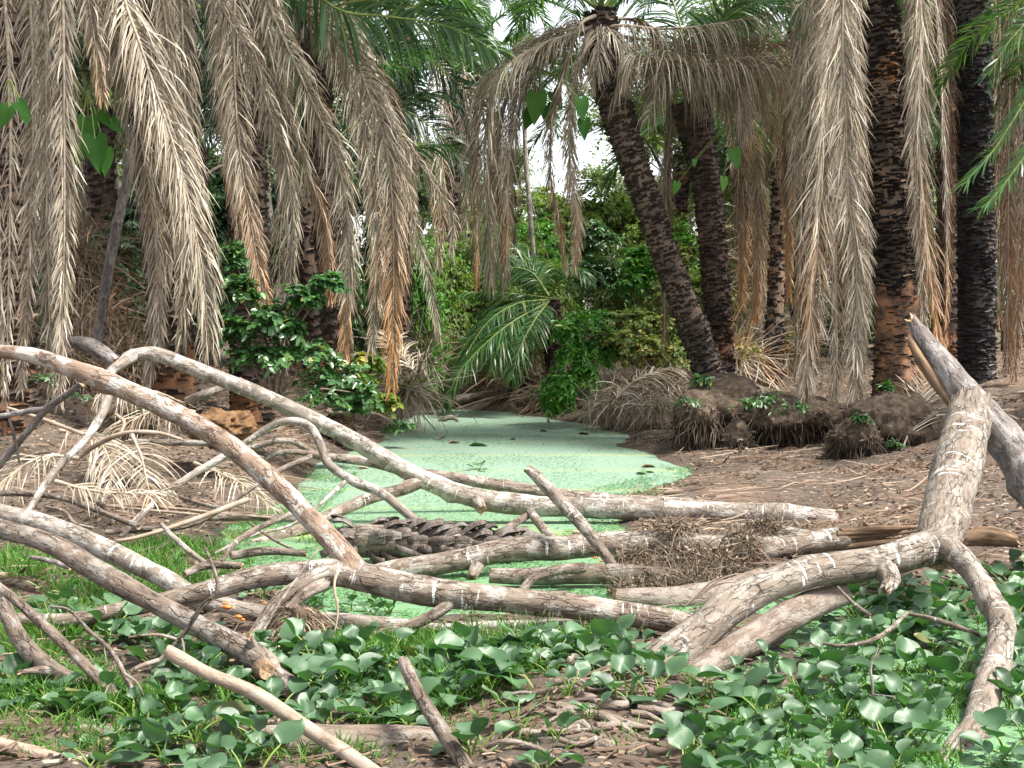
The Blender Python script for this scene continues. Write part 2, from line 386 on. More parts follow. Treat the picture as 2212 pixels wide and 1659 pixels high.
def hgt(x, y):
    x = np.asarray(x, float); y = np.asarray(y, float); sh = x.shape
    X, Y = x.ravel(), y.ravel(); s = sdf(X, Y); p3 = np.column_stack([X, Y, 0 * X])
    n = fbm(p3 * 0.9, 11, 4); nf = fbm(p3 * 5.5, 21, 4)
    s = s + n * 0.18
    rise = 0.02 + 0.93 * sst(8.6, 14.0, Y - 0.8 * sst(0, -2, X) * 3.0)
    rise = np.where(X > 0, 0.02 + 0.95 * sst(9.5, 16.5, Y), rise)
    k = np.where(X > 0, sst(1.3, 5.6, s) * 0.78 + sst(0, 1.2, s) * 0.07, sst(0, 2.6, s) * 0.75 + sst(0, 0.7, s) * 0.2)
    h = rise * k + 0.05 * sst(0, 0.25, s)
    h = h + 1.2 * sst(26, 60, Y) + 0.5 * sst(4, 14, np.abs(X)) * sst(12, 22, Y)
    h = h + (0.10 * n + 0.09 * nf) * sst(0, 1.2, s) * (0.35 + 0.65 * sst(9, 14, Y)) * np.where(X > 0, 0.3 + 0.7 * sst(2, 4.5, s), 1) + 0.015 * nf
    h = np.where(s < 0, -0.35 * sst(0, -0.5, s) + 0.01 * nf, h)
    # the near marsh: hummocks of mud with wet hollows between them
    near = sst(9.2, 7.9, Y)
    wet = 0.02 + 0.045 * n - 0.035 * sst(0.6, 1.6, X) + 0.05 * nf + 0.12 * np.exp(-(((X - 0.28) / 0.36) ** 2 + ((Y - 5.75) / 0.75) ** 2)) + 0.05 * sst(-0.9, -1.8, X) + 0.16 * sst(2.5, 3.6, X) + 0.12 * sst(-2.6, -3.6, X)
    h = h * (1 - near * np.where(s < 0, 0, 1)) + wet * near * np.where(s < 0, 0, 1)
    return h.reshape(sh)

def hz(x, y): return float(hgt(np.array([x]), np.array([y]))[0])

def ground_at(px, py, d0=5, d1=45):
    """where the ray through (px, py) meets the ground"""
    d = np.linspace(d0, d1, 500); P = np.array([at(px, py, k) for k in d]); g = hgt(P[:, 0], P[:, 1])
    i = np.argmax(P[:, 2] <= g)
    return P[i] if P[i, 2] <= g[i] else P[-1]

# ground sheet: fine where the camera sees it close up, coarse to the horizon
ys = np.concatenate([np.linspace(-20, 4, 12, endpoint=False), np.linspace(4, 12, 190, endpoint=False), np.linspace(12, 30, 190, endpoint=False), np.geomspace(30, 160, 50)])
u = np.linspace(-1, 1, 261); xs = 11 * u + 149 * np.sign(u) * np.abs(u) ** 7
GX, GY = np.meshgrid(xs, ys); GZ = hgt(GX, GY)
m, t, p, o = nodes('bank_soil')
pos = N_(t, 'ShaderNodeNewGeometry').outputs['Position']
n1 = noise_(t, pos, 1.1, 5); n2 = noise_(t, pos, 9, 8, 0.7); n3 = noise_(t, pos, 45, 4, 0.7)
c = ramp(t, [(0.28, (0.042, 0.032, 0.025)), (0.48, (0.098, 0.077, 0.061)), (0.62, (0.15, 0.12, 0.096)), (0.8, (0.235, 0.192, 0.157))], mix(t, 0.4, n2, n3))
c = mix(t, mrange(t, n1, 0.5, 0.68, 0, 0.6), c, (0.25, 0.155, 0.1))
v = N_(t, 'ShaderNodeTexVoronoi', Scale=17.0, Randomness=1.0); t.links.new(scaled(t, pos, (1, 1.6, 1)), v.inputs['Vector'])
sp = t.nodes.new('ShaderNodeSeparateColor'); t.links.new(v.outputs['Color'], sp.inputs[0])
c = mix(t, mth(t, 'MULTIPLY', mrange(t, sp.outputs[0], 0.62, 0.66), mrange(t, v.outputs['Distance'], 0.4, 0.3)), c, ramp(t, [(0, (0.11, 0.06, 0.035)), (0.5, (0.28, 0.18, 0.12)), (1, (0.4, 0.31, 0.23))], sp.outputs[1]))
sz = t.nodes.new('ShaderNodeSeparateXYZ'); t.links.new(pos, sz.inputs[0])
c = mix(t, mth(t, 'MULTIPLY', mrange(t, sz.outputs[2], 0.02, 0.16, 0.55, 0.0), mrange(t, sz.outputs[1], 6.0, 12.0, 0.35, 1.0)), c, (0.06, 0.05, 0.038))
t.links.new(c, p.inputs['Base Color']); p.inputs['Roughness'].default_value = 0.9; p.inputs['Specular IOR Level'].default_value = 0.2
bump(t, mth(t, 'ADD', n2, mth(t, 'MULTIPLY', n3, 0.5)), p, 0.9, 0.04)
M['ground'] = m
g = MB(); g.add(np.stack([GX, GY, GZ], -1), grid_faces(len(ys), len(xs), False)); tag(g.build('ground', M['ground']), kind='structure')

# water under a skin of duckweed
m, t, p, o = nodes('duckweed_water')
pos = N_(t, 'ShaderNodeNewGeometry').outputs['Position']
n1 = noise_(t, pos, 0.7, 4); n2 = noise_(t, scaled(t, pos, (1, 0.55, 1)), 26, 5, 0.7); n3 = noise_(t, pos, 85, 3, 0.7)
v = N_(t, 'ShaderNodeTexVoronoi', Scale=150.0); t.links.new(pos, v.inputs['Vector'])
c = ramp(t, [(0.36, (0.06, 0.13, 0.075)), (0.47, (0.19, 0.29, 0.21)), (0.62, (0.29, 0.39, 0.31))], mix(t, 0.45, n2, n3))
c = mix(t, mth(t, 'MULTIPLY', mrange(t, v.outputs['Distance'], 0.0, 0.6, 0.35, 0.0), 1.0), c, (0.24, 0.36, 0.26))
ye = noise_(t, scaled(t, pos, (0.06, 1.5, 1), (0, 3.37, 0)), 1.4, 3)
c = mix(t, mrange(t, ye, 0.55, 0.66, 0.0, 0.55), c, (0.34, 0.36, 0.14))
yy = t.nodes.new('ShaderNodeSeparateXYZ'); t.links.new(pos, yy.inputs[0])
c = mix(t, mth(t, 'MULTIPLY', mrange(t, mth(t, 'ADD', yy.outputs[1], mth(t, 'MULTIPLY', n1, 3.0)), 16.5, 11.0, 0, .75), mrange(t, n2, .3, .6, .6, 1)), c, (0.1, 0.24, 0.075))
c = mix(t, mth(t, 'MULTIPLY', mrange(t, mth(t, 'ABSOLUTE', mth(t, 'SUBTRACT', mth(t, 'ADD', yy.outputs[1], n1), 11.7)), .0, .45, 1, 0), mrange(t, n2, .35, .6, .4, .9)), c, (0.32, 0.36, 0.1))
dk = noise_(t, scaled(t, pos, (1, 0.6, 1)), 19, 4, 0.75)
c = mix(t, mrange(t, dk, 0.55, 0.66, 0.0, 0.8), c, (0.04, 0.09, 0.045))
t.links.new(c, p.inputs['Base Color']); p.inputs['Roughness'].default_value = 0.5; p.inputs['Specular IOR Level'].default_value = 0.45
bump(t, mth(t, 'ADD', v.outputs['Distance'], mth(t, 'MULTIPLY', n2, 1.0)), p, 0.6, 0.012)
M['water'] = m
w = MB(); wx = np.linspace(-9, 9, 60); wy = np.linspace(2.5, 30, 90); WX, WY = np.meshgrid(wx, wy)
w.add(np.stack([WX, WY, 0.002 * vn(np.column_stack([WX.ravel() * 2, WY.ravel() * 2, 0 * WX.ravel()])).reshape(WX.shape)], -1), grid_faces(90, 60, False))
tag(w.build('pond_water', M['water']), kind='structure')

# duckweed fronds standing a little proud of the skin, thick near the camera and along the edges
def in_px_poly(pts, poly):
    poly = np.asarray(poly, float); ins = np.zeros(len(pts), bool)
    for a, b in zip(poly, np.roll(poly, -1, 0)):
        ins ^= ((a[1] > pts[:, 1]) != (b[1] > pts[:, 1])) & (pts[:, 0] < (b[0] - a[0]) * (pts[:, 1] - a[1]) / (b[1] - a[1] + 1e-12) + a[0])
    return ins

def scatter(poly, n, z=0.03):
    """n points on the level z spread evenly over the ground inside a picture outline"""
    poly = np.asarray(poly, float); W = np.array([gp(x, y, z)[:2] for x, y in poly]); lo, hi = W.min(0), W.max(0); out = []
    while sum(map(len, out)) < n:
        q = lo + rng.random((n * 3, 2)) * (hi - lo); out.append(q[in_px_poly(q, W)])
    return np.vstack(out)[:n]

dw = MB()
q = np.column_stack([rng.uniform(-3.2, 3.6, 130000), rng.uniform(5.0, 16.5, 130000)])
hh = hgt(q[:, 0], q[:, 1]); sdv = sdf(q[:, 0], q[:, 1])
kp = (hh < 0.012) & ((q[:, 1] < 10.5) | (np.abs(sdv) < 0.5)) & (fbm(np.column_stack([q * 3, 0 * q[:, 0]]), 4) > -0.12)
q = q[kp][:40000]; r2 = np.column_stack([rng.uniform(-3, 3, 60000), rng.uniform(11, 24, 60000)]); r2 = r2[(sdf(r2[:, 0], r2[:, 1]) < -.03) & (fbm(np.column_stack([r2[:, 0] * 1.5, r2[:, 1] * .8, 0 * r2[:, 0]]), 44) > .02)][:9000]; q = np.vstack([q, r2]); n = len(q)
P = np.column_stack([q, np.full(n, 0.006) + rng.random(n) * 0.008]); a = rng.random(n) * 2 * pi
leaves(dw, P, np.column_stack([np.cos(a), np.sin(a), rng.uniform(-0.2, 0.4, n)]), np.tile((0, 0, 1.0), (n, 1)), rng.uniform(0.011, 0.026, n), rng.uniform(0.010, 0.02, n), 0.1, 0, rng.random(n) ** 1.3, 0.1)
M['duckweed'] = m_leaf('duckweed_leaf', [(0, (0.045, 0.16, 0.04)), (0.5, (0.085, 0.25, 0.07)), (0.9, (0.15, 0.34, 0.12)), (1, (0.28, 0.34, 0.1))], 0.45, 0.5, 0.25)
tag(dw.build('duckweed', M['duckweed']), kind='stuff')

# fallen leaves and broken twigs on the banks
def litter(n, box, L0, L1, cond):
    q = np.column_stack([rng.uniform(box[0], box[1], n), rng.uniform(box[2], box[3], n)])
    hh = hgt(q[:, 0], q[:, 1]); k = cond(q, hh); return q[k], hh[k]
lt = MB()
q, hh = litter(76000, (-8, 10, 8.5, 27), 0, 0, lambda q, h: (h > 0.02) & (np.abs(q[:, 0]) < q[:, 1] * 0.55) & (fbm(np.column_stack([q * 1.3, 0 * h]), 61, 4) > rng.normal(-.02, .14, len(h))))
n = len(q); a = rng.random(n) * 2 * pi
leaves(lt, np.column_stack([q, hh + rng.uniform(0.0, 0.03, n)]), np.column_stack([np.cos(a), np.sin(a), rng.normal(0, 0.22, n)]), unit(np.column_stack([rng.normal(0, .35, n), rng.normal(-.1, .35, n), np.ones(n)])),
       rng.uniform(0.025, 0.08, n) * np.where(rng.random(n) < .08, 2.3, 1), rng.uniform(0.013, 0.04, n), rng.uniform(-0.2, 0.35, n), 0, rng.random(n) ** 1.5, rng.uniform(-0.2, 0.35, n))
q, hh = litter(17000, (-4.6, 5.2, 5.0, 8.8), 0, 0, lambda q, h: (h > 0.015))
n = len(q); a = rng.random(n) * 2 * pi
leaves(lt, np.column_stack([q, hh + rng.uniform(0.0, 0.015, n)]), np.column_stack([np.cos(a), np.sin(a), rng.normal(0, 0.2, n)]), unit(np.column_stack([rng.normal(0, .3, n), rng.normal(0, .3, n), np.ones(n)])),
       rng.uniform(0.02, 0.07, n), rng.uniform(0.008, 0.028, n), rng.uniform(-0.2, 0.35, n), 0, rng.random(n) * 0.8, rng.uniform(-0.2, 0.3, n))
tag(lt.build('leaf_litter', M['litter']), kind='stuff')
tw = MB()
q, hh = litter(16000, (-8, 10, 5.0, 27), 0, 0, lambda q, h: (h > 0.015) & (np.abs(q[:, 0]) < q[:, 1] * 0.6))
n = len(q); a = rng.normal(0.3, 0.8, n)
ribbons(tw, np.column_stack([q, hh + rng.uniform(0.004, 0.03, n)]), np.column_stack([np.cos(a), np.sin(a), rng.normal(0, 0.1, n)]), rng.uniform(0.08, 0.5, n) * np.interp(q[:, 1], [5, 12], [0.5, 1]), rng.uniform(0.006, 0.014, n), 0.1, 3,
        unit(np.column_stack([rng.normal(0, .5, n), rng.normal(-.6, .4, n), np.ones(n)])), 0, rng.random(n), 0, 0.12, np.array([0.8, 1, 1, 0.6]))
tag(tw.build('twig_litter', M['litter']), kind='stuff')
# ------------------------------------------------------------------ palms
def frond(mb, pts, L=0.75, W=0.026, per_m=30, a0=62, a1=25, droop=1.6, lift=0.1, jit=0.12, r0=0.02, twist=0.0, roll=0.0, bare=0.1, nseg=4, wig=0.06, shed=0.0, lastL=0.35):
    """a feather leaf: stalk through pts, leaflets in two rows; rows droop when dry"""
    Q, s = resample(pts, n=40); P = Q[:, :3]; T = tang(P)
    n0 = (0, -1, 0) if abs(T[0, 2]) > 0.75 else (0, 0, 1); N = frames(T, n0); Ltot = s[-1]
    th = roll + twist * (s / Ltot); S0 = np.cross(T, N)
    Nr = N * np.cos(th)[:, None] + S0 * np.sin(th)[:, None]; Sr = np.cross(T, Nr)
    n = max(6, int(Ltot * per_m * (1 - bare)))
    for sg in (-1, 1):
        u = bare + (1 - bare) * (np.arange(n) + rng.random(n) * 0.8) / n; u = u[u < 1]
        if shed: u = u[rng.random(len(u)) > shed]
        k = len(u)
        ip = lambda A: np.column_stack([np.interp(u * Ltot, s, A[:, j]) for j in range(3)])
        p_, t_, s_, n_ = ip(P), unit(ip(T)), unit(ip(Sr)), unit(ip(Nr))
        a = np.radians(np.interp(u, [0, 1], [a0, a1]) + rng.normal(0, 7, k))
        D = t_ * np.cos(a)[:, None] + s_ * (sg * np.sin(a))[:, None] + n_ * (lift + rng.normal(0, 0.08, k))[:, None] + rng.normal(0, jit, (k, 3))
        Lp = L * np.interp(u, [0, bare + 0.12, 0.45, 0.8, 1], [0.45, 0.85, 1, 0.75, lastL]) * rng.uniform(0.75, 1.1, k)
        ribbons(mb, p_ + s_ * sg * r0 * 0.5, D, Lp, W * rng.uniform(0.7, 1.2, k), droop * rng.uniform(0.7, 1.3, k), nseg, unit(n_ + rng.normal(0, 0.5, (k, 3))), 0, np.clip(rng.normal(0.5, 0.24, k), 0, 1), u, wig)
    R = r0 * np.interp(s / Ltot, [0, 0.15, 1], [1.6, 1.0, 0.22])
    a = np.linspace(0, 2 * pi, 6, endpoint=False); B = np.cross(T, N)
    V = P[:, None] + R[:, None, None] * (N[:, None] * np.cos(a)[None, :, None] + B[:, None] * np.sin(a)[None, :, None])
    mb.add(V, grid_faces(len(P), 6), 1, 0.6, np.stack([np.cos(a)[None] * R[:, None], np.sin(a)[None] * R[:, None], np.repeat(s[:, None], 6, 1)], -1))

def px_path(pts): return np.array([at(*q) for q in pts])

def palm_trunk(path, rad, ring=0.075, around=12, dep=0.03, seed=0, taper_base=0.0):
    """trunk covered in rows of old leaf bases"""
    r = np.random.default_rng(seed); mb = MB()
    tube(mb, path, rad, 20, 0.12, 0.05, 2.0, 0, 0, seed)
    Q, s = resample(np.column_stack([path, rad]), ring); P, R = Q[:, :3], Q[:, 3]; T = tang(P); N = frames(T, (1, 0, 0)); B = np.cross(T, N)
    n = len(P); i = np.repeat(np.arange(n), around); j = np.tile(np.arange(around), n); m = len(i)
    a = (j + 0.5 * (i % 2) + r.normal(0, 0.28, m)) * 2 * pi / around; hw = pi / around * r.uniform(0.8, 1.9, m)
    hgt_ = ring * r.uniform(0.5, 1.0, m); dp = dep * r.uniform(0.3, 1.8, m); z0 = r.normal(0, 0.4, m) * ring; sk = r.normal(0, .25, m)
    def pt(da, dz, dr):
        aa = a + da * hw; rr = R[i] * 0.985 + dr
        return P[i] + T[i] * (z0 + dz)[:, None] + rr[:, None] * (N[i] * np.cos(aa)[:, None] + B[i] * np.sin(aa)[:, None])
    V = np.stack([pt(-.9, -hgt_ * .5, 0 * dp), pt(.9, -hgt_ * .5, 0 * dp), pt(.75, hgt_ * (.3 + sk), dp * .75), pt(sk, hgt_ * .55, dp * 1.2), pt(-.75, hgt_ * (.3 - sk), dp * .75),
                  pt(.95, hgt_ * .8, -.01 + 0 * dp), pt(-.95, hgt_ * .8, -.01 + 0 * dp)], 1)
    b = np.arange(m)[:, None] * 7
    rv = np.clip(r.random(m) * 0.8 + 0.3 * vn(np.column_stack([j * 0.6, i * 0.25, 0 * i]), seed), 0, 1)
    bk = np.stack([np.cos(a) * R[i], np.sin(a) * R[i], s[i]], -1)
    mb.add(V.reshape(-1, 3), np.concatenate([b + np.array([[0, 1, 2, 3]]), b + np.array([[2, 5, 6, 4]])]), 0, (rv[:, None] * np.array([-.5, -.5, .85, 1.2, .85, .5, .5])).ravel(), np.repeat(bk, 7, 0), False)
    b2 = np.arange(m)[:, None] * 7 + (mb.n - 7 * m)
    for tri in ([0, 3, 4], [2, 4, 3], [1, 5, 2], [0, 4, 6]): mb.F.append((b2 + np.array([tri]), 0, False))
    return mb

def m_trunk(name, base, lip, thr, burn=0.0, orange=0.0, loc=(0, 0, 0)):
    m, t, p, o = nodes(name)
    bk = scaled(t, attr(t, 'bk', 'Vector'), (1, 1, 1), loc); r = attr(t, 'rnd', 'Fac')
    n = noise_(t, bk, 30, 5, 0.7); n2 = noise_(t, scaled(t, bk, (1, 1, 0.7)), 2.2, 4, 0.6)
    c = ramp(t, [(0.3, tuple(x * 0.45 for x in base)), (0.7, tuple(x * 1.5 for x in base))], n)
    k = mth(t, 'MULTIPLY', mrange(t, r, thr, thr + 0.18), mrange(t, n2, 0.3, 0.55))
    c = mix(t, mth(t, 'MULTIPLY', k, mrange(t, n, 0.2, 0.5)), c, lip)
    if orange:
        k2 = mrange(t, noise_(t, scaled(t, bk, (1, 1, 0.6), (3, 3, 3)), 1.7, 3), 0.56, 0.64)
        c = mix(t, mth(t, 'MULTIPLY', mth(t, 'MULTIPLY', k2, mrange(t, r, 0.1, 0.5)), orange), c, (0.42, 0.17, 0.055))
    if burn:
        k3 = mrange(t, noise_(t, scaled(t, bk, (1, 1, 0.5), (7, 1, 2)), 1.5, 3), 0.44, 0.54)
        c = mix(t, mth(t, 'MULTIPLY', k3, burn), c, (0.012, 0.012, 0.014))
    t.links.new(c, p.inputs['Base Color']); p.inputs['Roughness'].default_value = 0.75; p.inputs['Specular IOR Level'].default_value = 0.35
    bump(t, n, p, 0.7, 0.015)
    return m
M['trunk_brown'] = m_trunk('brown_palm_trunk', (0.035, 0.023, 0.018), (0.27, 0.19, 0.14), 0.4, 0.3)
M['trunk_burnt'] = m_trunk('charred_palm_trunk', (0.022, 0.018, 0.017), (0.42, 0.29, 0.2), 0.4, 0.7, 0.8)
M['trunk_black'] = m_trunk('blackened_palm_trunk', (0.022, 0.02, 0.021), (0.3, 0.24, 0.2), 0.46, 0.65, 0.0, (5, 2, 1))
M['trunk_dark'] = m_trunk('dark_palm_trunk', (0.03, 0.02, 0.016), (0.17, 0.105, 0.07), 0.42, 0.2, 0.4)
M['trunk_scar'] = m_plain('scorched_bare_trunk', [(0.36, (0.05, 0.035, 0.03)), (0.5, (0.17, 0.1, 0.065)), (0.62, (0.34, 0.17, 0.085)), (0.8, (0.42, 0.25, 0.15))], 5, 0.8, 0.2, (1.2, 1.2, 1.5), bs=0.8)

def drop_frond(rad, ang, z, reach, fall, tip_in=0.15):
    """stalk of a dead frond hanging against its trunk: crown radius, compass angle, height, how far out it swings, how far it falls"""
    c, s = cos(ang), sin(ang); f = lambda r, h: (c * r, s * r, h)
    return np.array([f(rad, z), f(rad + reach * .55, z + .22), f(rad + reach * .95, z - .12 * fall), f(rad + reach, z - .45 * fall), f(rad + reach * (1 - tip_in), z - fall)])

def arch_frond(rad, ang, z, length, rise, sag):
    c, s = cos(ang), sin(ang); f = lambda r, h: (c * r, s * r, h)
    return np.array([f(rad, z), f(rad + length * .25, z + rise * .75), f(rad + length * .55, z + rise), f(rad + length * .85, z + rise * .75 - sag * .45), f(rad + length, z + rise * .3 - sag)])

# shared shapes for the fronds nobody sees singly: hanging dry ones and arching live ones (base at the origin, pointing along +X)
HANG, ARCH, ARCH_B = [], [], []
for k in range(7):
    mb = MB(); fall = [3.0, 3.6, 4.2, 4.8, 5.4, 3.3, 4.5][k]
    frond(mb, drop_frond(0.0, 0.0, 0.0, rng.uniform(0.45, 1.0), fall), 0.65, 0.017, 42, 46, 18, 1.9, 0.05, 0.15, 0.02, rng.uniform(-1.2, 1.2), bare=0.12, wig=0.11, shed=0.12)
    HANG.append(mb.mesh('dry_frond', [M['dead'], M['stalk_dead']]))
for k in range(4):
    mb = MB(); frond(mb, arch_frond(0, 0, 0, [3.6, 3.2, 4.0, 3.4][k], [1.5, 1.9, 1.0, 0.6][k], [1.2, 0.9, 1.6, 1.8][k]), 0.75, 0.03, 27, 65, 30, [0.75, 0.6, 0.9, 1.1][k], 0.2, 0.07, 0.022, rng.uniform(-.4, .4), wig=0.03)
    ARCH.append(mb.mesh('live_frond', [M['green'], M['stalk_green']]))
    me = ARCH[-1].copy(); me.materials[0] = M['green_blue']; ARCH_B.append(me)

def hang(parent, mesh, name, loc, rz, s=1.0, tilt=0.0):
    o = bpy.data.objects.new(name, mesh); COL.objects.link(o); o.parent = parent
    o.location = np.array(loc) - np.array(parent.location); o.rotation_euler = (0, tilt, rz); o.scale = (s, s, s)
    return o

def palm(path, rad, mat, label, group=None, fronds=(), n_hang=0, n_live=0, scar=None, hang_s=1.0, live=None, around=12, ring=0.075, dep=0.03, seed=1, angs=None, live_s=1.0, cat='palm tree', zr=0.5):
    r = np.random.default_rng(seed); path = np.asarray(path, float); base = path[0].copy(); top = path[-1]
    t = thing('palm_tree', base, label, cat, group)
    palm_trunk(path, rad, ring, around, dep, seed).build('trunk', M[mat], t)
    if scar is not None:
        mb = MB(); tube(mb, scar[0], scar[1], 24, 0.05, 0.05, 3.0, 0, 0, seed, fine=0.02); mb.build('burnt_base', M['trunk_scar'], t)
    for f in fronds:
        mb = MB(); kw = dict(f[1]); mt = kw.pop('mat', 'dead'); nm = kw.pop('name', 'dry_frond')
        frond(mb, px_path(f[0]) if len(f) < 3 else f[0], **kw)
        mb.build(nm, [M[mt], M['stalk_dead' if mt.startswith('dead') else 'stalk_green']], t)
    for k in range(n_hang):
        an = (2 * pi * (k + r.uniform(-.35, .35)) / n_hang) if angs is None else angs[k]
        hang(t, HANG[r.integers(len(HANG))], 'dry_frond', top + np.array((cos(an), sin(an), 0)) * rad[-1] * 0.7 + np.array((0, 0, r.uniform(-zr, 0.1))), an, hang_s * r.uniform(0.85, 1.1))
    for k in range(n_live):
        an = 2 * pi * (k + r.uniform(-.3, .3)) / n_live + 0.4
        hang(t, (live or ARCH)[r.integers(4)], 'live_frond', top + np.array((cos(an), sin(an), 0)) * rad[-1] * 0.5 + np.array((0, 0, r.uniform(0.0, 0.35))), an, live_s * r.uniform(0.85, 1.1), r.uniform(-.75, -.15))
    return t

def up(b, top_z, lean=(0, 0), n=4):
    """trunk path from ground point b to height top_z, leaning by (dx, dy)"""
    u = np.linspace(0, 1, n)
    return np.column_stack([b[0] + lean[0] * u, b[1] + lean[1] * u, b[2] - 0.1 + (top_z - b[2] + 0.1) * u])

D1 = dict(L=0.78, W=0.0145, per_m=58, a0=44, a1=22, droop=1.4, jit=0.1, wig=0.085, r0=0.02, nseg=5)
def dd(**k): return {**D1, **k}
# --- left cluster
b = ground_at(15, 880, 9); b[1] = 14.2; b[0] = at(20, 600, 14.2)[0]; b[2] = hz(b[0], b[1])
palm(up(b, 6.3, (-0.15, 0.1)), np.array([.3, .25, .24, .27]), 'trunk_dark', 'dark trunked palm on the left bank, leftmost of all, behind two straight hanging dry fronds', 'palms on the left bank',
     [([(95, -330, 13.6), (99, -60, 13.4), (101, 250, 13.4), (104, 560, 13.4), (112, 850, 13.4)], dd(L=0.37, a0=32, a1=20, roll=0.25, droop=.8)),
      ([(128, -300, 13.5), (136, 0, 13.3), (139, 300, 13.3), (138, 560, 13.3), (128, 875, 13.3)], dd(L=0.35, a0=30, a1=20, roll=-0.3, droop=.8)),
      ([(-60, -300, 13.3), (5, -40, 13.2), (22, 250, 13.2), (20, 560, 13.2), (12, 880, 13.2)], dd(L=0.30, a0=35, roll=.3, per_m=26, shed=.2)),
      ([(40, -300, 14.0), (66, 0, 13.7), (72, 300, 13.7), (60, 600, 13.7), (45, 850, 13.7)], dd(L=0.35, roll=.2)),
      ([(160, -320, 14.0), (180, -80, 14.0), (200, 60, 14.0), (215, 150, 14.0), (222, 220, 14.0)], dd(L=0.35, per_m=60)),
      ([(-160, -300, 12.8), (-60, -60, 12.6), (-20, 250, 12.6), (0, 560, 12.6), (8, 860, 12.7)], dd(L=0.33, roll=.8, per_m=26))], 1, 7, seed=3)
b = at(385, 860, 15.6); b[2] = hz(b[0], b[1])
palm(up(b, 6.5, (-0.35, -0.3)), np.array([.26, .22, .22, .25]), 'trunk_dark', 'palm behind the tall pale swept dry fronds that end above the bent branch', 'palms on the left bank',
     [([(255, -260, 14.6), (262, -60, 14.4), (272, 10, 14.3), (295, 75, 14.2), (340, 208, 14.2), (390, 364, 14.2), (420, 490, 14.2), (440, 600, 14.2), (452, 760, 14.3)], dd(L=0.71, a0=38, a1=22, roll=-.5, droop=1.4, per_m=62)),
      ([(300, -260, 14.9), (335, -60, 14.8), (352, 0, 14.7), (372, 173, 14.6), (378, 312, 14.6), (362, 520, 14.6), (335, 700, 14.6), (322, 840, 14.6)], dd(L=0.50, a0=34, a1=20, roll=.3)),
      ([(300, -240, 15.2), (380, -60, 15.0), (395, 90, 15.0), (402, 350, 15.0), (400, 560, 15.0), (392, 745, 15.0)], dd(L=0.50, a0=40, a1=22, roll=0)),
      ([(240, -240, 14.8), (230, -40, 14.6), (240, 50, 14.5), (285, 200, 14.5), (325, 420, 14.5), (340, 600, 14.5), (345, 740, 14.5)], dd(L=0.53, roll=.4)),
      ([(220, -240, 15.0), (190, -90, 15.0), (195, 0, 15.0), (215, 90, 15.0), (235, 170, 15.0)], dd(L=0.35))], 0, 8, seed=5)
b = at(545, 850, 17); b[2] = hz(b[0], b[1])
palm(up(b, 7.2, (-.1, 0)), np.array([.27, .24, .23, .26]), 'trunk_dark', 'palm with a dark trunk glimpsed behind the leafy shrub on the left bank', 'palms on the left bank',
     [([(430, -260, 15.9), (450, -90, 15.7), (470, 0, 15.6), (541, 121, 15.5), (583, 243, 15.5), (621, 364, 15.5), (632, 520, 15.5), (612, 730, 15.5)], dd(L=0.46, roll=.5, a0=42)),
      ([(520, -260, 16.2), (510, -60, 16.0), (505, 100, 16.0), (515, 300, 16.0), (545, 500, 16.0), (580, 690, 16.0)], dd(L=0.48, roll=-.2)),
      ([(530, -240, 16.4), (560, -70, 16.2), (590, 30, 16.1), (677, 225, 16.0), (729, 347, 16.0), (754, 520, 16.0), (742, 800, 16.0)], dd(L=0.50, roll=.3, a0=44)),
      ([(500, -240, 16.6), (480, -30, 16.4), (480, 150, 16.3), (500, 350, 16.3), (520, 520, 16.3)], dd(L=0.41)),
      ([(540, -240, 16.8), (560, 10, 16.6), (600, 180, 16.5), (650, 330, 16.5), (700, 480, 16.5), (715, 640, 16.5)], dd(L=0.48, roll=.6)),
      ([(540, -200, 17.0), (640, -60, 17), (730, 20, 17), (830, 35, 17), (930, 48, 17), (1000, 70, 17), (1082, 118, 17)], dict(L=.78, W=.034, per_m=34, a0=70, a1=30, droop=1.5, lift=-.1, r0=.024, mat='green', name='live_frond', jit=.05)),
      ([(540, -200, 17.3), (660, -90, 17.2), (760, -60, 17), (860, -40, 17), (960, -10, 17), (1050, 30, 17)], dict(L=.8, W=.034, per_m=30, a0=70, a1=30, droop=1.2, lift=0, r0=.024, mat='green', name='live_frond', jit=.05))], 0, 6, seed=8)
b = at(742, 840, 18.6); b[2] = hz(b[0], b[1])
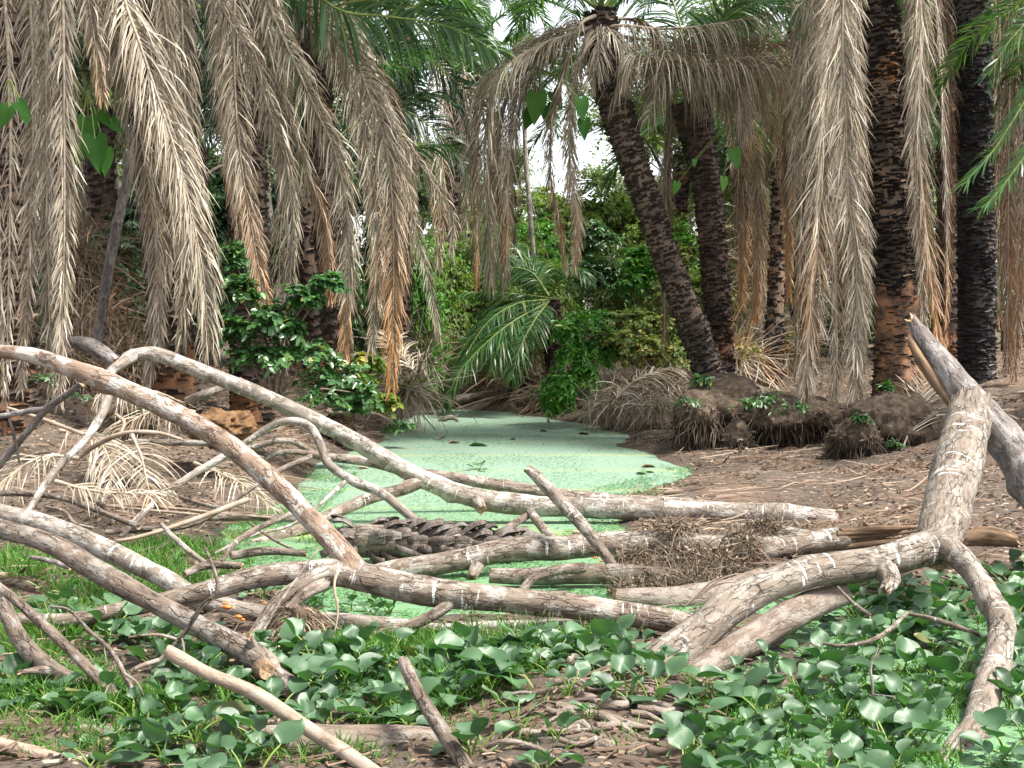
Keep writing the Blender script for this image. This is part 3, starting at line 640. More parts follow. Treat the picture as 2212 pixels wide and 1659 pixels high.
palm(up(b, 7.0, (-.5, .2)), np.array([.17, .17, .18, .22]), 'trunk_dark', 'palm leaning over the pond edge with long curved dry fronds reaching to the middle', 'palms on the left bank',
     [([(560, -240, 17.9), (590, -60, 17.6), (625, -5, 17.5), (700, 58, 17.4), (767, 132, 17.4), (800, 215, 17.3), (836, 329, 17.3), (850, 514, 17.3), (846, 840, 17.3)], dd(mat='dead_tip', L=0.61, roll=.2, a0=50, a1=20)),
      ([(600, -200, 18.1), (700, -10, 18.0), (760, 110, 18.0), (819, 225, 18), (902, 347, 18), (960, 430, 18), (979, 470, 18), (975, 560, 18)], dd(L=0.41, roll=.2, per_m=32)),
      ([(610, -200, 18.2), (720, 100, 18.1), (790, 300, 18), (815, 500, 18), (812, 640, 18), (800, 760, 18)], dd(L=0.48)),
      ([(640, -180, 18.3), (760, 60, 18.2), (860, 330, 18.2), (900, 500, 18.2), (930, 620, 18.2), (948, 735, 18.2)], dd(L=0.35, per_m=34)),
      ([(645, -180, 18.6), (780, 90, 18.4), (850, 260, 18.4), (880, 470, 18.4), (872, 640, 18.4)], dd(L=0.39, mat='dead_dark')),
      ([(690, 200, 20), (791, 178, 20), (880, 125, 20), (980, 112, 20), (1040, 150, 20)], dict(L=.8, W=.032, per_m=34, a0=70, a1=30, droop=1.5, r0=.02, mat='green', name='live_frond', jit=.05)),
      ([(740, 340, 20.5), (842, 245, 20.5), (930, 207, 20.5), (985, 230, 20.5), (1012, 290, 20.5)], dict(L=.7, W=.03, per_m=34, a0=66, a1=30, droop=1.2, r0=.02, mat='green_blue', name='live_frond', jit=.05)),
      ([(740, 360, 21.5), (880, 326, 21.5), (960, 315, 21.5), (1020, 322, 21.5)], dict(L=.7, W=.03, per_m=30, a0=66, a1=30, droop=1.4, r0=.02, mat='green', name='live_frond', jit=.05))], 0, 5, seed=9)
# --- the leaning palm over the pond and its neighbour
LP = px_path([(1545, 835, 20.2), (1528, 790, 20.2), (1495, 700, 20.2), (1440, 560, 20.1), (1400, 440, 20.0), (1368, 350, 20), (1335, 245, 20), (1310, 170, 20), (1300, 90, 20), (1298, 30, 20)])
GR = dict(W=.034, per_m=28, a0=68, a1=30, lift=.1, r0=.024, mat='green', name='live_frond', jit=.05)
palm(LP, np.array([.25, .205, .195, .19, .19, .2, .225, .25, .24, .2]), 'trunk_brown', 'brown palm leaning left over the pond with a drooping skirt of dry fronds', None,
     [([(1296, 50, 20), (1240, 62, 19.9), (1180, 75, 19.8), (1090, 130, 19.7), (1035, 215, 19.7), (1026, 340, 19.7), (1030, 460, 19.7), (1032, 600, 19.7)], dd(mat='dead_tip', L=.85, roll=.3, per_m=60)),
      ([(1296, 52, 19.9), (1230, 75, 19.7), (1160, 100, 19.5), (1080, 160, 19.4), (1052, 260, 19.4), (1046, 380, 19.4), (1056, 500, 19.4), (1062, 610, 19.4)], dd(L=.85, roll=-.4, per_m=60)),
      ([(1296, 52, 20.2), (1220, 90, 20.1), (1150, 150, 20.0), (1112, 260, 20.0), (1098, 380, 20.0), (1096, 500, 20.0), (1094, 600, 20.0)], dd(L=.7, roll=.6, per_m=62)),
      ([(1296, 48, 20.0), (1240, 55, 20.2), (1200, 80, 20.4), (1165, 130, 20.5), (1150, 190, 20.5)], dd(L=.85, a0=65, a1=45, droop=3, per_m=60)),
      ([(1294, 55, 20.1), (1200, 85, 20.2), (1130, 140, 20.2), (1085, 250, 20.2), (1075, 380, 20.2), (1085, 480, 20.2), (1088, 610, 20.2)], dd(L=.9, roll=-.2, per_m=62)),
      ([(1294, 60, 20.3), (1180, 110, 20.6), (1120, 190, 20.6), (1105, 330, 20.6), (1110, 450, 20.6), (1112, 520, 20.6)], dd(L=.8, mat='dead_dark')),
      ([(1285, 35, 19.8), (1258, 48, 19.5), (1240, 90, 19.5), (1214, 173, 19.5), (1192, 270, 19.5), (1190, 381, 19.5), (1212, 490, 19.5), (1222, 580, 19.5)], dd(mat='dead_tip', L=.5, roll=.3, a0=35, per_m=60)),
      ([(1285, 40, 20.0), (1262, 100, 19.8), (1232, 250, 19.8), (1235, 400, 19.8), (1248, 480, 19.8), (1240, 585, 19.8)], dd(mat='dead_tip', L=.4, a0=25, a1=18, per_m=62)),
      ([(1300, 60, 19.9), (1350, 55, 19.7), (1420, 62, 19.6), (1500, 58, 19.6), (1617, 38, 19.6), (1704, 8, 19.6)], dd(L=.85, a0=70, a1=50, droop=3.4, roll=0, per_m=40, lift=-.1, jit=.06)),
      ([(1302, 70, 20.2), (1360, 80, 20.2), (1444, 92, 20.3), (1540, 104, 20.3), (1620, 110, 20.3)], dd(L=.8, a0=70, a1=40, droop=3.4, per_m=40, lift=-.1, mat='dead_dark', jit=.06)),
      ([(1300, 60, 20.4), (1340, 40, 20.8), (1400, 60, 21.2), (1440, 140, 21.4), (1450, 260, 21.4), (1440, 380, 21.4), (1435, 740, 21.4)], dd(L=.5, a0=30, mat='dead_dark')),
      ([(1298, 45, 20), (1290, 70, 19.7), (1292, 120, 19.6), (1275, 190, 19.6)], dd(L=.5, per_m=60)),
      ([(1298, 45, 20), (1320, 70, 19.7), (1345, 110, 19.6), (1352, 190, 19.6)], dd(L=.5, per_m=60)),
      ([(1294, 20, 20), (1200, -40, 19.6), (1120, -60, 19.2), (1040, -30, 18.8), (980, 30, 18.6)], {**GR, **dict(L=.75, droop=1.0)}),
      ([(1294, 20, 20), (1230, -60, 20.4), (1150, -90, 21), (1080, -70, 21.6), (1000, -20, 22)], {**GR, **dict(L=.75, droop=1.0)}),
      ([(1304, 20, 20), (1360, -60, 20), (1440, -100, 20), (1540, -90, 20), (1640, -40, 20)], {**GR, **dict(L=.75, droop=.8)}),
      ([(1300, 10, 20), (1310, -90, 19.6), (1330, -200, 19.3), (1370, -300, 18.8), (1440, -340, 18.3)], {**GR, **dict(L=.7, droop=.5)}),
      ([(1298, 10, 20), (1270, -120, 20.3), (1220, -220, 20.6), (1120, -280, 21), (1020, -260, 21.4)], {**GR, **dict(L=.7, droop=.5)}),
      ([(1298, 20, 20), (1260, -20, 20.6), (1210, -30, 21.2), (1150, 10, 22), (1100, 90, 22.6)], {**GR, **dict(L=.7, droop=.8)})], 0, 4, live_s=.8, around=16, ring=.062, dep=.035, seed=12)
b = at(1553, 790, 20.8)
palm(px_path([(1556, 800, 20.9), (1548, 640, 20.9), (1535, 480, 20.9), (1522, 380, 20.9), (1508, 300, 20.9), (1492, 225, 20.9)]), np.array([.21, .2, .2, .21, .25, .27]), 'trunk_dark',
     'upright dark trunked palm just right of the leaning one, dry fronds curtaining its crown', None,
     [([(1510, 190, 20.2), (1440, 132, 19.8), (1510, 138, 19.6), (1583, 140, 19.5), (1660, 146, 19.5), (1735, 152, 19.5)], dd(L=1.15, a0=75, a1=50, droop=2.8, per_m=70, lift=-.1, jit=.06)),
      ([(1500, 190, 20.4), (1450, 140, 19.9), (1400, 125, 19.7), (1355, 140, 19.6), (1330, 200, 19.6)], dd(L=1.1, a0=75, a1=40, droop=2.8, per_m=64, jit=.06)),
      ([(1494, 190, 20.5), (1440, 120, 20.2), (1510, 118, 20.1), (1600, 125, 20.0), (1690, 118, 20.0), (1760, 90, 20.0)], dd(L=1.15, a0=75, a1=50, droop=2.8, per_m=64, lift=-.1, jit=.06, mat='dead_dark')),
      ([(1492, 200, 20.7), (1560, 150, 20.4), (1640, 145, 20.2), (1730, 152, 20.1), (1800, 185, 20)], dd(L=.85, a0=70, a1=45, droop=3.2, per_m=40, lift=-.1, jit=.06)),
      ([(1490, 200, 20.7), (1450, 160, 20.3), (1400, 150, 20.1), (1360, 165, 20.0), (1330, 230, 19.9)], dd(L=.8, a0=70, a1=40, droop=3.2, per_m=40, jit=.06)),
      ([(1490, 205, 20.7), (1470, 150, 20.3), (1450, 140, 20.0), (1420, 190, 19.8), (1400, 260, 19.8)], dd(L=.7, a0=60, a1=40, droop=2.6, per_m=60)),
      ([(1494, 205, 20.6), (1530, 150, 20.2), (1570, 150, 19.9), (1600, 200, 19.8), (1610, 290, 19.8)], dd(L=.75, a0=60, a1=40, droop=2.6, per_m=60)),
      ([(1494, 205, 21), (1560, 130, 21.4), (1640, 120, 21.8), (1690, 200, 22), (1700, 330, 22), (1705, 480, 22)], dd(L=.7, mat='dead_dark')),
      ([(1494, 205, 21.2), (1560, 185, 22), (1622, 290, 22.6), (1640, 470, 22.8), (1632, 690, 22.8)], dd(L=.5, mat='dead_tip', a0=36)),
      ([(1494, 205, 21.4), (1540, 190, 22.2), (1590, 290, 23), (1606, 440, 23.2), (1602, 660, 23.2)], dd(L=.5, mat='dead_tip', a0=36)),
      ([(1494, 205, 21.4), (1580, 170, 22.4), (1660, 240, 23.6), (1700, 420, 24), (1704, 640, 24)], dd(L=.5, mat='dead_tip', a0=36)),
      ([(1494, 205, 21), (1540, 160, 21.4), (1585, 200, 21.6), (1595, 330, 21.7), (1590, 500, 21.7)], dd(L=.55, mat='dead_dark', a0=35)),
      ([(1490, 190, 21), (1540, 80, 21), (1600, 20, 21), (1700, 0, 21), (1780, 60, 21)], {**GR, **dict(L=.75, droop=1.0)}),
      ([(1490, 190, 21), (1470, 60, 21.3), (1440, -20, 21.6), (1390, -40, 22), (1330, 10, 22.4)], {**GR, **dict(L=.75, droop=1.0)})], 0, 3, live_s=.8, around=16, ring=.06, dep=.03, seed=13)
# --- right cluster
RB = ground_at(1945, 885, 12); RB[1] = 18.6; RB[0] = at(1942, 850, 18.6)[0]; RB[2] = hz(RB[0], RB[1])
tz = at(1893, 0, 18.6)
rp = px_path([(1945, 880, 18.6), (1942, 800, 18.6), (1938, 640, 18.6), (1924, 400, 18.6), (1912, 200, 18.6), (1893, 0, 18.6), (1880, -150, 18.6), (1870, -300, 18.6)])
palm(rp, np.array([.36, .30, .285, .285, .275, .25, .25, .28]), 'trunk_burnt', 'thick charred palm trunk with an orange burn scar at its base', None,
     [([(1850, -300, 18.2), (1825, -200, 17.9), (1812, -60, 17.7), (1806, 0, 17.7), (1790, 173, 17.7), (1782, 295, 17.7), (1762, 572, 17.7), (1738, 850, 17.7)], dd(L=0.77, roll=-.2, a0=34, a1=20, droop=.9, per_m=60)),
      ([(1850, -300, 18.1), (1838, -200, 17.6), (1824, -60, 17.4), (1820, 90, 17.3), (1827, 243, 17.3), (1832, 416, 17.3), (1850, 575, 17.3), (1848, 885, 17.3)], dd(L=0.64, roll=.2, a0=34, a1=22, droop=.9, per_m=60)),
      ([(1850, -280, 18.5), (1790, -200, 18.3), (1765, -60, 18.2), (1745, 100, 18.1), (1732, 330, 18.1), (1728, 560, 18.1), (1718, 820, 18.1)], dd(L=0.42, roll=.4, per_m=60)),
      ([(1860, -280, 18.2), (1850, -150, 17.9), (1848, 100, 17.8), (1858, 330, 17.8), (1868, 600, 17.8), (1862, 800, 17.8)], dd(L=0.38, roll=0, a0=28)),
      ([(1850, -280, 18.6), (1770, -150, 18.6), (1735, 40, 18.6), (1722, 250, 18.6), (1712, 480, 18.6)], dd(L=0.42, roll=.4, per_m=34)),
      ([(1860, -280, 18.4), (1800, -150, 18.2), (1780, 100, 18.2), (1800, 400, 18.1), (1808, 700, 18.1), (1800, 880, 18.1)], dd(L=0.64, roll=-.4)),
      ([(1850, -280, 18.8), (1780, -180, 19), (1760, 50, 19.1), (1756, 330, 19.1), (1750, 620, 19.1), (1746, 830, 19.1)], dd(L=0.68, mat='dead_dark')),
      ([(1880, -300, 18.4), (1950, -240, 18.1), (1975, -80, 17.9), (1992, 60, 17.8), (1986, 200, 17.8), (1985, 312, 17.8), (2008, 575, 17.8), (2030, 780, 17.8)], dd(mat='dead_tip', L=0.64, roll=.1, a0=32, a1=20, droop=.9, per_m=60)),
      ([(1880, -300, 18.6), (1970, -240, 18.5), (2010, -80, 18.4), (2030, 120, 18.3), (2040, 330, 18.3), (2045, 560, 18.3), (2042, 770, 18.3)], dd(L=0.42, roll=.3, per_m=60)),
      ([(1880, -300, 18.4), (1960, -200, 18.2), (1978, 60, 18.1), (1975, 330, 18.1), (1990, 560, 18.1), (1995, 700, 18.1)], dd(L=0.42, roll=-.3, per_m=60)),
      ([(1880, -280, 18.9), (1990, -180, 19.0), (2040, 60, 19.1), (2050, 330, 19.1), (2050, 600, 19.1)], dd(L=0.51, mat='dead_dark'))], 0, 7, (px_path([(1947, 905, 18.6), (1943, 840, 18.6), (1940, 760, 18.6), (1938, 645, 18.6), (1936, 600, 18.6)]), np.array([.43, .345, .312, .302, .27])),
     around=19, ring=.058, dep=.04, seed=21)
palm(px_path([(2112, 860, 19.6), (2110, 790, 19.6), (2108, 500, 19.6), (2104, 250, 19.6), (2100, 0, 19.6), (2098, -180, 19.6), (2096, -320, 19.6)]), np.array([.29, .255, .245, .24, .235, .235, .26]), 'trunk_black',
     'slimmer blackened palm trunk at the right edge, unburnt fronds beside it', None,
     [([(2120, -300, 19.2), (2170, -200, 18.9), (2185, 0, 18.8), (2180, 250, 18.8), (2178, 500, 18.8), (2176, 800, 18.8)], dd(L=0.42, roll=.2, a0=32, mat='dead_dark')),
      ([(2120, -300, 19.3), (2200, -200, 19), (2222, 60, 18.9), (2215, 330, 18.9), (2205, 560, 18.9), (2190, 820, 18.9)], dd(L=0.51, roll=-.3, a0=34)),
      ([(2120, -280, 19.8), (2150, -150, 19.8), (2160, 150, 19.8), (2158, 420, 19.8), (2160, 700, 19.8)], dd(L=0.30, mat='dead_dark', a0=30)),
      ([(2130, -280, 19.3), (2240, -180, 18.9), (2262, 100, 18.7), (2250, 400, 18.7), (2230, 760, 18.7)], dd(L=0.59, a0=36))], 0, 6, around=19, ring=.05, dep=.028, seed=22)
# a palm outside the right edge whose live fronds reach into the picture
b = np.array(at(2480, 860, 15.5)); b[2] = hz(b[0], b[1])
palm(up(b, 4.3, (0.1, 0)), np.array([.22, .2, .2, .2]), 'trunk_dark', 'small palm beyond the right edge, live green fronds reaching in', None,
     [([(2490, 150, 15.5), (2400, 60, 15.2), (2300, 90, 15), (2220, 210, 14.8), (2150, 320, 14.7), (2085, 395, 14.6)], {**GR, **dict(L=.42, W=.02, per_m=36, droop=.5, lastL=.7, jit=.05)}),
      ([(2490, 150, 15.5), (2420, 0, 15.3), (2340, -40, 15.1), (2250, 20, 15), (2180, 90, 14.9), (2135, 165, 14.9)], {**GR, **dict(L=.36, W=.02, per_m=36, droop=.5, lastL=.7, jit=.05)}),
      ([(2490, 160, 15.5), (2400, 110, 15.0), (2320, 180, 14.6), (2240, 300, 14.4), (2160, 410, 14.3), (2120, 450, 14.3)], {**GR, **dict(L=.32, W=.02, per_m=36, droop=.5, lastL=.7, jit=.05)})], 2, 6, seed=24, live_s=.8)
# root mounds of the right-bank palms: fibre-matted soil undercut by the water
def blob(mb, c, r, n=4, amp=.25, freq=1.6, seed=0, mi=0, under=0.0):
    import bmesh
    bm = bmesh.new(); bmesh.ops.create_icosphere(bm, subdivisions=n, radius=1)
    V = np.array([v.co[:] for v in bm.verts]); Fq = np.array([[v.index for v in f.verts] for f in bm.faces]); bm.free()
    k = 1 + amp * 2 * fbm(V * freq + seed * 3.1, seed, 4) + 0.05 * vn(V * 14, seed + 2)
    W = V * k[:, None]; 
    if under: W[:, :2] *= (1 - under * sst(0.1, -0.9, W[:, 2]))[:, None]
    W = W * np.asarray(r) + np.asarray(c); mb.add(W, Fq, mi, .5, W)
    return W, V

def root_mound(label, blobs, seed, n_fib=420):
    c0 = np.array(blobs[0][0]); t = thing('root_mound', (c0[0], c0[1], hz(c0[0], c0[1])), label, 'root mound', 'root mounds along the right bank')
    mb = MB(); fb = MB()
    for k, (c, r) in enumerate(blobs):
        W, V = blob(mb, c, r, 5, .14, 1.6, seed + k, under=.45)
        for m_, lo, hi, l0, l1, ww in ((n_fib * 4, -1, .55, .03, .12, .010), (n_fib, -1, .05, .15, .42, .012)):
            idx = np.where((V[:, 2] > lo) & (V[:, 2] < hi) & (V[:, 1] < .45))[0]; i = rng.choice(idx, m_); d = V[i] * [.7, .7, .5] + rng.normal(0, .35, (m_, 3)); d[:, 2] -= .5
            ribbons(fb, W[i] - V[i] * .02, d, rng.uniform(l0, l1, m_), ww * rng.uniform(.5, 1.3, m_), 2.4, 4, None, 0, np.clip(rng.random(m_) * .8 + .3 * vn(W[i] * 6, 3), 0, 1), 0, .2, np.array([1, 1, .9, .8, .5]))
            if l0 < .1:
                q = i[:n_fib // 2]; q = q[V[q, 2] > .1]; leaves(fb, W[q] + V[q] * .01, rng.normal(size=(len(q), 3)) * [1, 1, .4], unit(V[q] + rng.normal(0, .3, (len(q), 3))), rng.uniform(.04, .1, len(q)), rng.uniform(.02, .04, len(q)), .2, 0, rng.uniform(.7, 1, len(q)))
    mb.build('soil', M['soil_root'], t); fb.build('root_fibres', M['root'], t)
    return t
M['root'] = m_leaf('fine_root', [(0, (0.022, 0.016, 0.011)), (0.55, (0.08, 0.058, 0.043)), (0.85, (0.15, 0.115, 0.088)), (1, (0.24, 0.185, 0.14))], 0.8, 0.2, 0)
root_mound('undercut dark root mound beneath the leaning palm, jutting over the shore', [(at(1560, 885, 18.6), (.55, .85, .46)), (at(1512, 900, 18.0), (.3, .4, .36)), (at(1592, 955, 17.7), (.2, .26, .28))], 1)
root_mound('dark fibrous root mound left of the tallest hanging fronds', [(at(1700, 905, 18.1), (.72, .6, .36))], 4)
root_mound('rounded root mound under the charred trunk, dry frond leaning on it', [(at(1935, 925, 16.7), (.72, .75, .46)), (at(1850, 952, 16.2), (.3, .36, .3))], 7)
# ------------------------------------------------------------------ shrubs, trees, undergrowth
def twig_crown(mb, st, c, r, n_tw, per, L, W, seed, inner=.3, droop=.25, mi=0, flat=.5, lump=.45, tw=.005, pair=False):
    """leafy twigs filling an uneven crown round c with half-axes r; st takes the twigs themselves"""
    g = np.random.default_rng(seed); c = np.asarray(c, float); r = np.asarray(r, float)
    d = unit(g.normal(size=(n_tw, 3))); d[:, 2] = np.where(d[:, 2] < -.5, -d[:, 2], d[:, 2])
    k = 1 + lump * 2 * fbm(d * 2.1 + seed, seed, 3)
    a = d * (inner * g.uniform(.3, 1.2, n_tw))[:, None]; e = d * (k * g.uniform(.55, 1.0, n_tw))[:, None] + g.normal(0, .12, (n_tw, 3))
    A = c + a * r; E = c + e * r; Mi = (A + E) / 2 + np.array((0, 0, 1)) * np.linalg.norm(E - A, axis=1)[:, None] * .14
    E[:, 2] -= np.linalg.norm(E - A, axis=1) * droop
    m = n_tw * per; i = np.repeat(np.arange(n_tw), per); u = np.tile((np.arange(per) + .5) / per, n_tw) * .85 + .15 + g.normal(0, .03, m)
    uu = u[:, None]; P = (1 - uu) ** 2 * A[i] + 2 * uu * (1 - uu) * Mi[i] + uu ** 2 * E[i]
    T = unit(2 * (1 - uu) * (Mi[i] - A[i]) + 2 * uu * (E[i] - Mi[i])); S = unit(np.cross(T, (0, 0, 1.0)) + 1e-6); sg = np.tile(np.where(np.arange(per) % 2, 1., -1.), n_tw)[:, None]
    D = T * .55 + S * sg * .8 + g.normal(0, .28, (m, 3)); D[:, 2] -= .25
    Nn = unit(np.array((0, 0, 1.0)) * flat * 2 + d[i] * .5 + np.array((0, -.35, 0)) + g.normal(0, .4, (m, 3)))
    cl = vn(E * 1.3 / max(r.max(), .1) * 3 + seed, seed)[i] * .25
    leaves(mb, P, D, Nn, L * g.uniform(.6, 1.2, m), W * g.uniform(.7, 1.15, m), .12, mi, np.clip(g.normal(.45, .22, m) + cl, 0, 1), g.uniform(0, .3, m))
    if st is not None:
        ribbons(st, A, E - A, np.linalg.norm(E - A, axis=1) * 1.03, np.full(n_tw, tw * 2), .2, 4, np.tile((0, -1., .3), (n_tw, 1)) + g.normal(0, .2, (n_tw, 3)), 0, g.random(n_tw), 0, 0, np.array([1.2, 1, .8, .6, .3]))

def shrub(name, label, cat, group, base, lumps, mat, L, W, n_tw=60, per=9, seed=0, stem='stem', sr=.018, **kw):
    base = np.asarray(base, float); t = thing(name, base, label, cat, group); mb = MB(); st = MB()
    for k, (c, r) in enumerate(lumps):
        twig_crown(mb, st, c, r, int(n_tw * (1.0 if np.ndim(r) == 0 else 1)), per, L, W, seed * 31 + k, **kw)
        c = np.asarray(c); b0 = base + np.array((random.uniform(-.1, .1), random.uniform(-.1, .1), -.05))
        tube(st, [b0, b0 * .5 + c * .5 + np.array((random.uniform(-.1, .1), 0, .08)), c], [sr, sr * .7, sr * .35], 6, .12, .1, 4, seed=seed + k)
    mb.build('foliage', M[mat], t); st.build('stems', M[stem], t)
    return t

def lump(px, py, d, wx, wz, wy=None): return (at(px, py, d), np.array((wx * d / F, (wy or wx * .8) * d / F, wz * d / F)))

# the broad leaved shrub on the left bank
b = ground_at(600, 850, 12); 
shrub('leafy_shrub', 'broad leaved green shrub on the left bank, between hanging dry fronds and pond', 'shrub', None, at(600, 850, 14.9),
      [lump(520, 640, 14.9, 55, 70), lump(500, 720, 14.8, 50, 50), lump(580, 690, 14.8, 70, 55), lump(660, 650, 14.8, 55, 50), lump(710, 610, 14.8, 42, 24), lump(560, 770, 14.8, 90, 45), lump(650, 770, 14.8, 90, 45),
       lump(720, 815, 15.2, 85, 42), lump(780, 850, 16.2, 60, 38), lump(505, 560, 15.2, 30, 45), lump(620, 715, 14.8, 60, 50)], 'green_mid', .1, .068, 42, 8, 1, flat=.35, lump=.5)
shrub('leafy_shrub', 'small yellowing bush at the waterline where the leafy bank shrub ends', 'shrub', None, at(790, 880, 18.6),
      [lump(795, 785, 18.5, 45, 28), lump(770, 835, 18.4, 50, 36), lump(835, 870, 18.8, 30, 26)], 'yellow', .12, .09, 36, 7, 2, flat=.35)
shrub('leafy_shrub', 'low sprig hanging over the water in front of the yellowing bush', 'shrub', None, at(700, 880, 15.6),
      [lump(690, 860, 15.8, 60, 26), lump(760, 880, 16.4, 50, 20), lump(860, 920, 19, 40, 14)], 'green_mid', .1, .065, 26, 7, 3)
# right of the pond: bright cascade, dark bush, yellow bramble, dry tangle
shrub('cascading_bush', 'bright green bush cascading to the water on the right shore', 'shrub', None, at(1260, 880, 23.3),
      [lump(1260, 695, 23.2, 55, 32), lump(1225, 715, 23, 42, 36), lump(1300, 690, 23.4, 40, 25), lump(1235, 770, 22.9, 50, 45), lump(1205, 830, 22.6, 46, 42), lump(1260, 810, 22.9, 50, 45), lump(1190, 865, 22.4, 20, 30), lump(1215, 870, 22.4, 30, 34), lump(1290, 760, 23.2, 50, 45)],
      'green_bright', .13, .052, 95, 10, 4, droop=.5, flat=.3)
shrub('leafy_shrub', 'dark green shrub standing behind the bright cascading bush', 'shrub', None, at(1275, 850, 27.5),
      [lump(1285, 520, 28, 58, 60), lump(1265, 590, 27.6, 50, 50), lump(1320, 600, 27.8, 40, 45)], 'green_mid', .12, .058, 120, 9, 5, droop=.35)
shrub('leafy_shrub', 'bright green shrub tucked left of the leaning palm, above the yellow bramble', 'shrub', None, at(1375, 800, 26.2),
      [lump(1375, 560, 26, 38, 36), lump(1362, 610, 25.8, 34, 42), lump(1400, 600, 26, 30, 40)], 'green_bright', .13, .058, 85, 9, 6, droop=.45)
shrub('bramble', 'yellow green bramble thicket behind the foot of the leaning palm', 'bramble', None, at(1400, 850, 24.4),
      [lump(1310, 700, 23.4, 55, 34), lump(1365, 690, 23.5, 55, 34), lump(1340, 735, 23, 60, 34), lump(1395, 745, 22.9, 60, 36), lump(1450, 770, 22.8, 50, 34), lump(1400, 700, 24.3, 60, 42), lump(1455, 720, 24.4, 60, 45), lump(1330, 770, 23.8, 60, 38), lump(1420, 770, 23.8, 75, 40), lump(1490, 760, 24, 45, 40), lump(1440, 640, 25, 50, 50), lump(1470, 560, 25.6, 50, 60)], 'yellow', .085, .055, 76, 8, 7, flat=.3, inner=.15, tw=.008)
def tangle(name, label, lumps, n, L, mat='dead', w=.012, seed=0, cat='brushwood', group=None, down=.2, base=None, parts=None, wig=.22):
    g = np.random.default_rng(seed); c0 = lumps[0][0]; t = thing(name, base if base is not None else (c0[0], c0[1], hz(c0[0], c0[1])), label, cat, group); mb = MB()
    for c, r in lumps:
        d = unit(g.normal(size=(n, 3))); P = c + d * r * g.uniform(0, .95, n)[:, None]; D = g.normal(size=(n, 3)) + d * .4; D[:, 2] -= down
        ribbons(mb, P, D, L * g.uniform(.4, 1.2, n), w * (.35 + 1.3 * g.random(n) ** 3), down, 5, None, 0, np.clip(g.normal(.5, .25, n), 0, 1), g.random(n), wig, np.array([1, .9, .8, .7, .6, .3]))
    mb.build('twigs', M[mat], t)
    if parts:
        lf = MB()
        for c, r in lumps:
            m = parts[1]; P = c + unit(g.normal(size=(m, 3))) * r * (g.random(m) ** .4)[:, None]
            leaves(lf, P, g.normal(size=(m, 3)) - np.array((0, 0, .4)), unit(g.normal(size=(m, 3)) + np.array((0, -.4, .6))), parts[2] * g.uniform(.6, 1.3, m), parts[2] * .5, .2, 0, g.random(m), .2)
        lf.build('withered_leaves' if parts[0] in ('litter', 'dead') else 'leaves', M[parts[0]], t)
    return t
tangle('brush_heap', 'grey heap of dry fronds and twigs on the right shore below the yellow bramble', [lump(1400, 835, 22.3, 65, 30), lump(1350, 850, 22.4, 50, 24), lump(1450, 840, 22, 45, 30), lump(1420, 865, 21.6, 80, 18), lump(1310, 872, 22.2, 50, 12)], 420, .62, 'dead', .014, 1, down=.6, wig=.16)
tangle('brush_heap', 'tan thicket of dry stalks between the two right-hand palms and the third burnt trunk', [lump(1600, 680, 28.5, 55, 70), lump(1640, 600, 29.5, 60, 80), lump(1690, 740, 25.6, 40, 45), lump(1610, 520, 30, 55, 90), lump(1600, 765, 24, 55, 30)], 330, 1.2, 'dead_tip', .02, 2, down=.3, wig=.14, parts=('yellow', 130, .1))
tangle('brush_heap', 'brown tangle of dry leaves under the far end palm', [lump(1130, 820, 27.5, 70, 40), lump(1060, 800, 28.5, 70, 40), lump(1000, 770, 29.5, 70, 50), lump(1190, 850, 26, 40, 26)], 420, 1.0, 'dead_dark', .025, 3, down=.4, wig=.12, parts=('litter', 120, .1))
tangle('brush_heap', 'dry undergrowth at the foot of the far left palm', [lump(900, 760, 26, 60, 70), lump(960, 690, 29, 60, 60), lump(880, 840, 22, 40, 30)], 380, 1.1, 'dead', .02, 4, down=.5, wig=.12, parts=('yellow', 130, .09))
tangle('brush_heap', 'shadowy dry undergrowth behind the thin grey leaning trunk', [lump(210, 700, 17, 80, 90), lump(180, 560, 18, 70, 100), lump(270, 780, 16.4, 80, 50), lump(160, 800, 15.5, 60, 50)], 420, .9, 'dead_dark', .018, 5, down=.5, wig=.12)
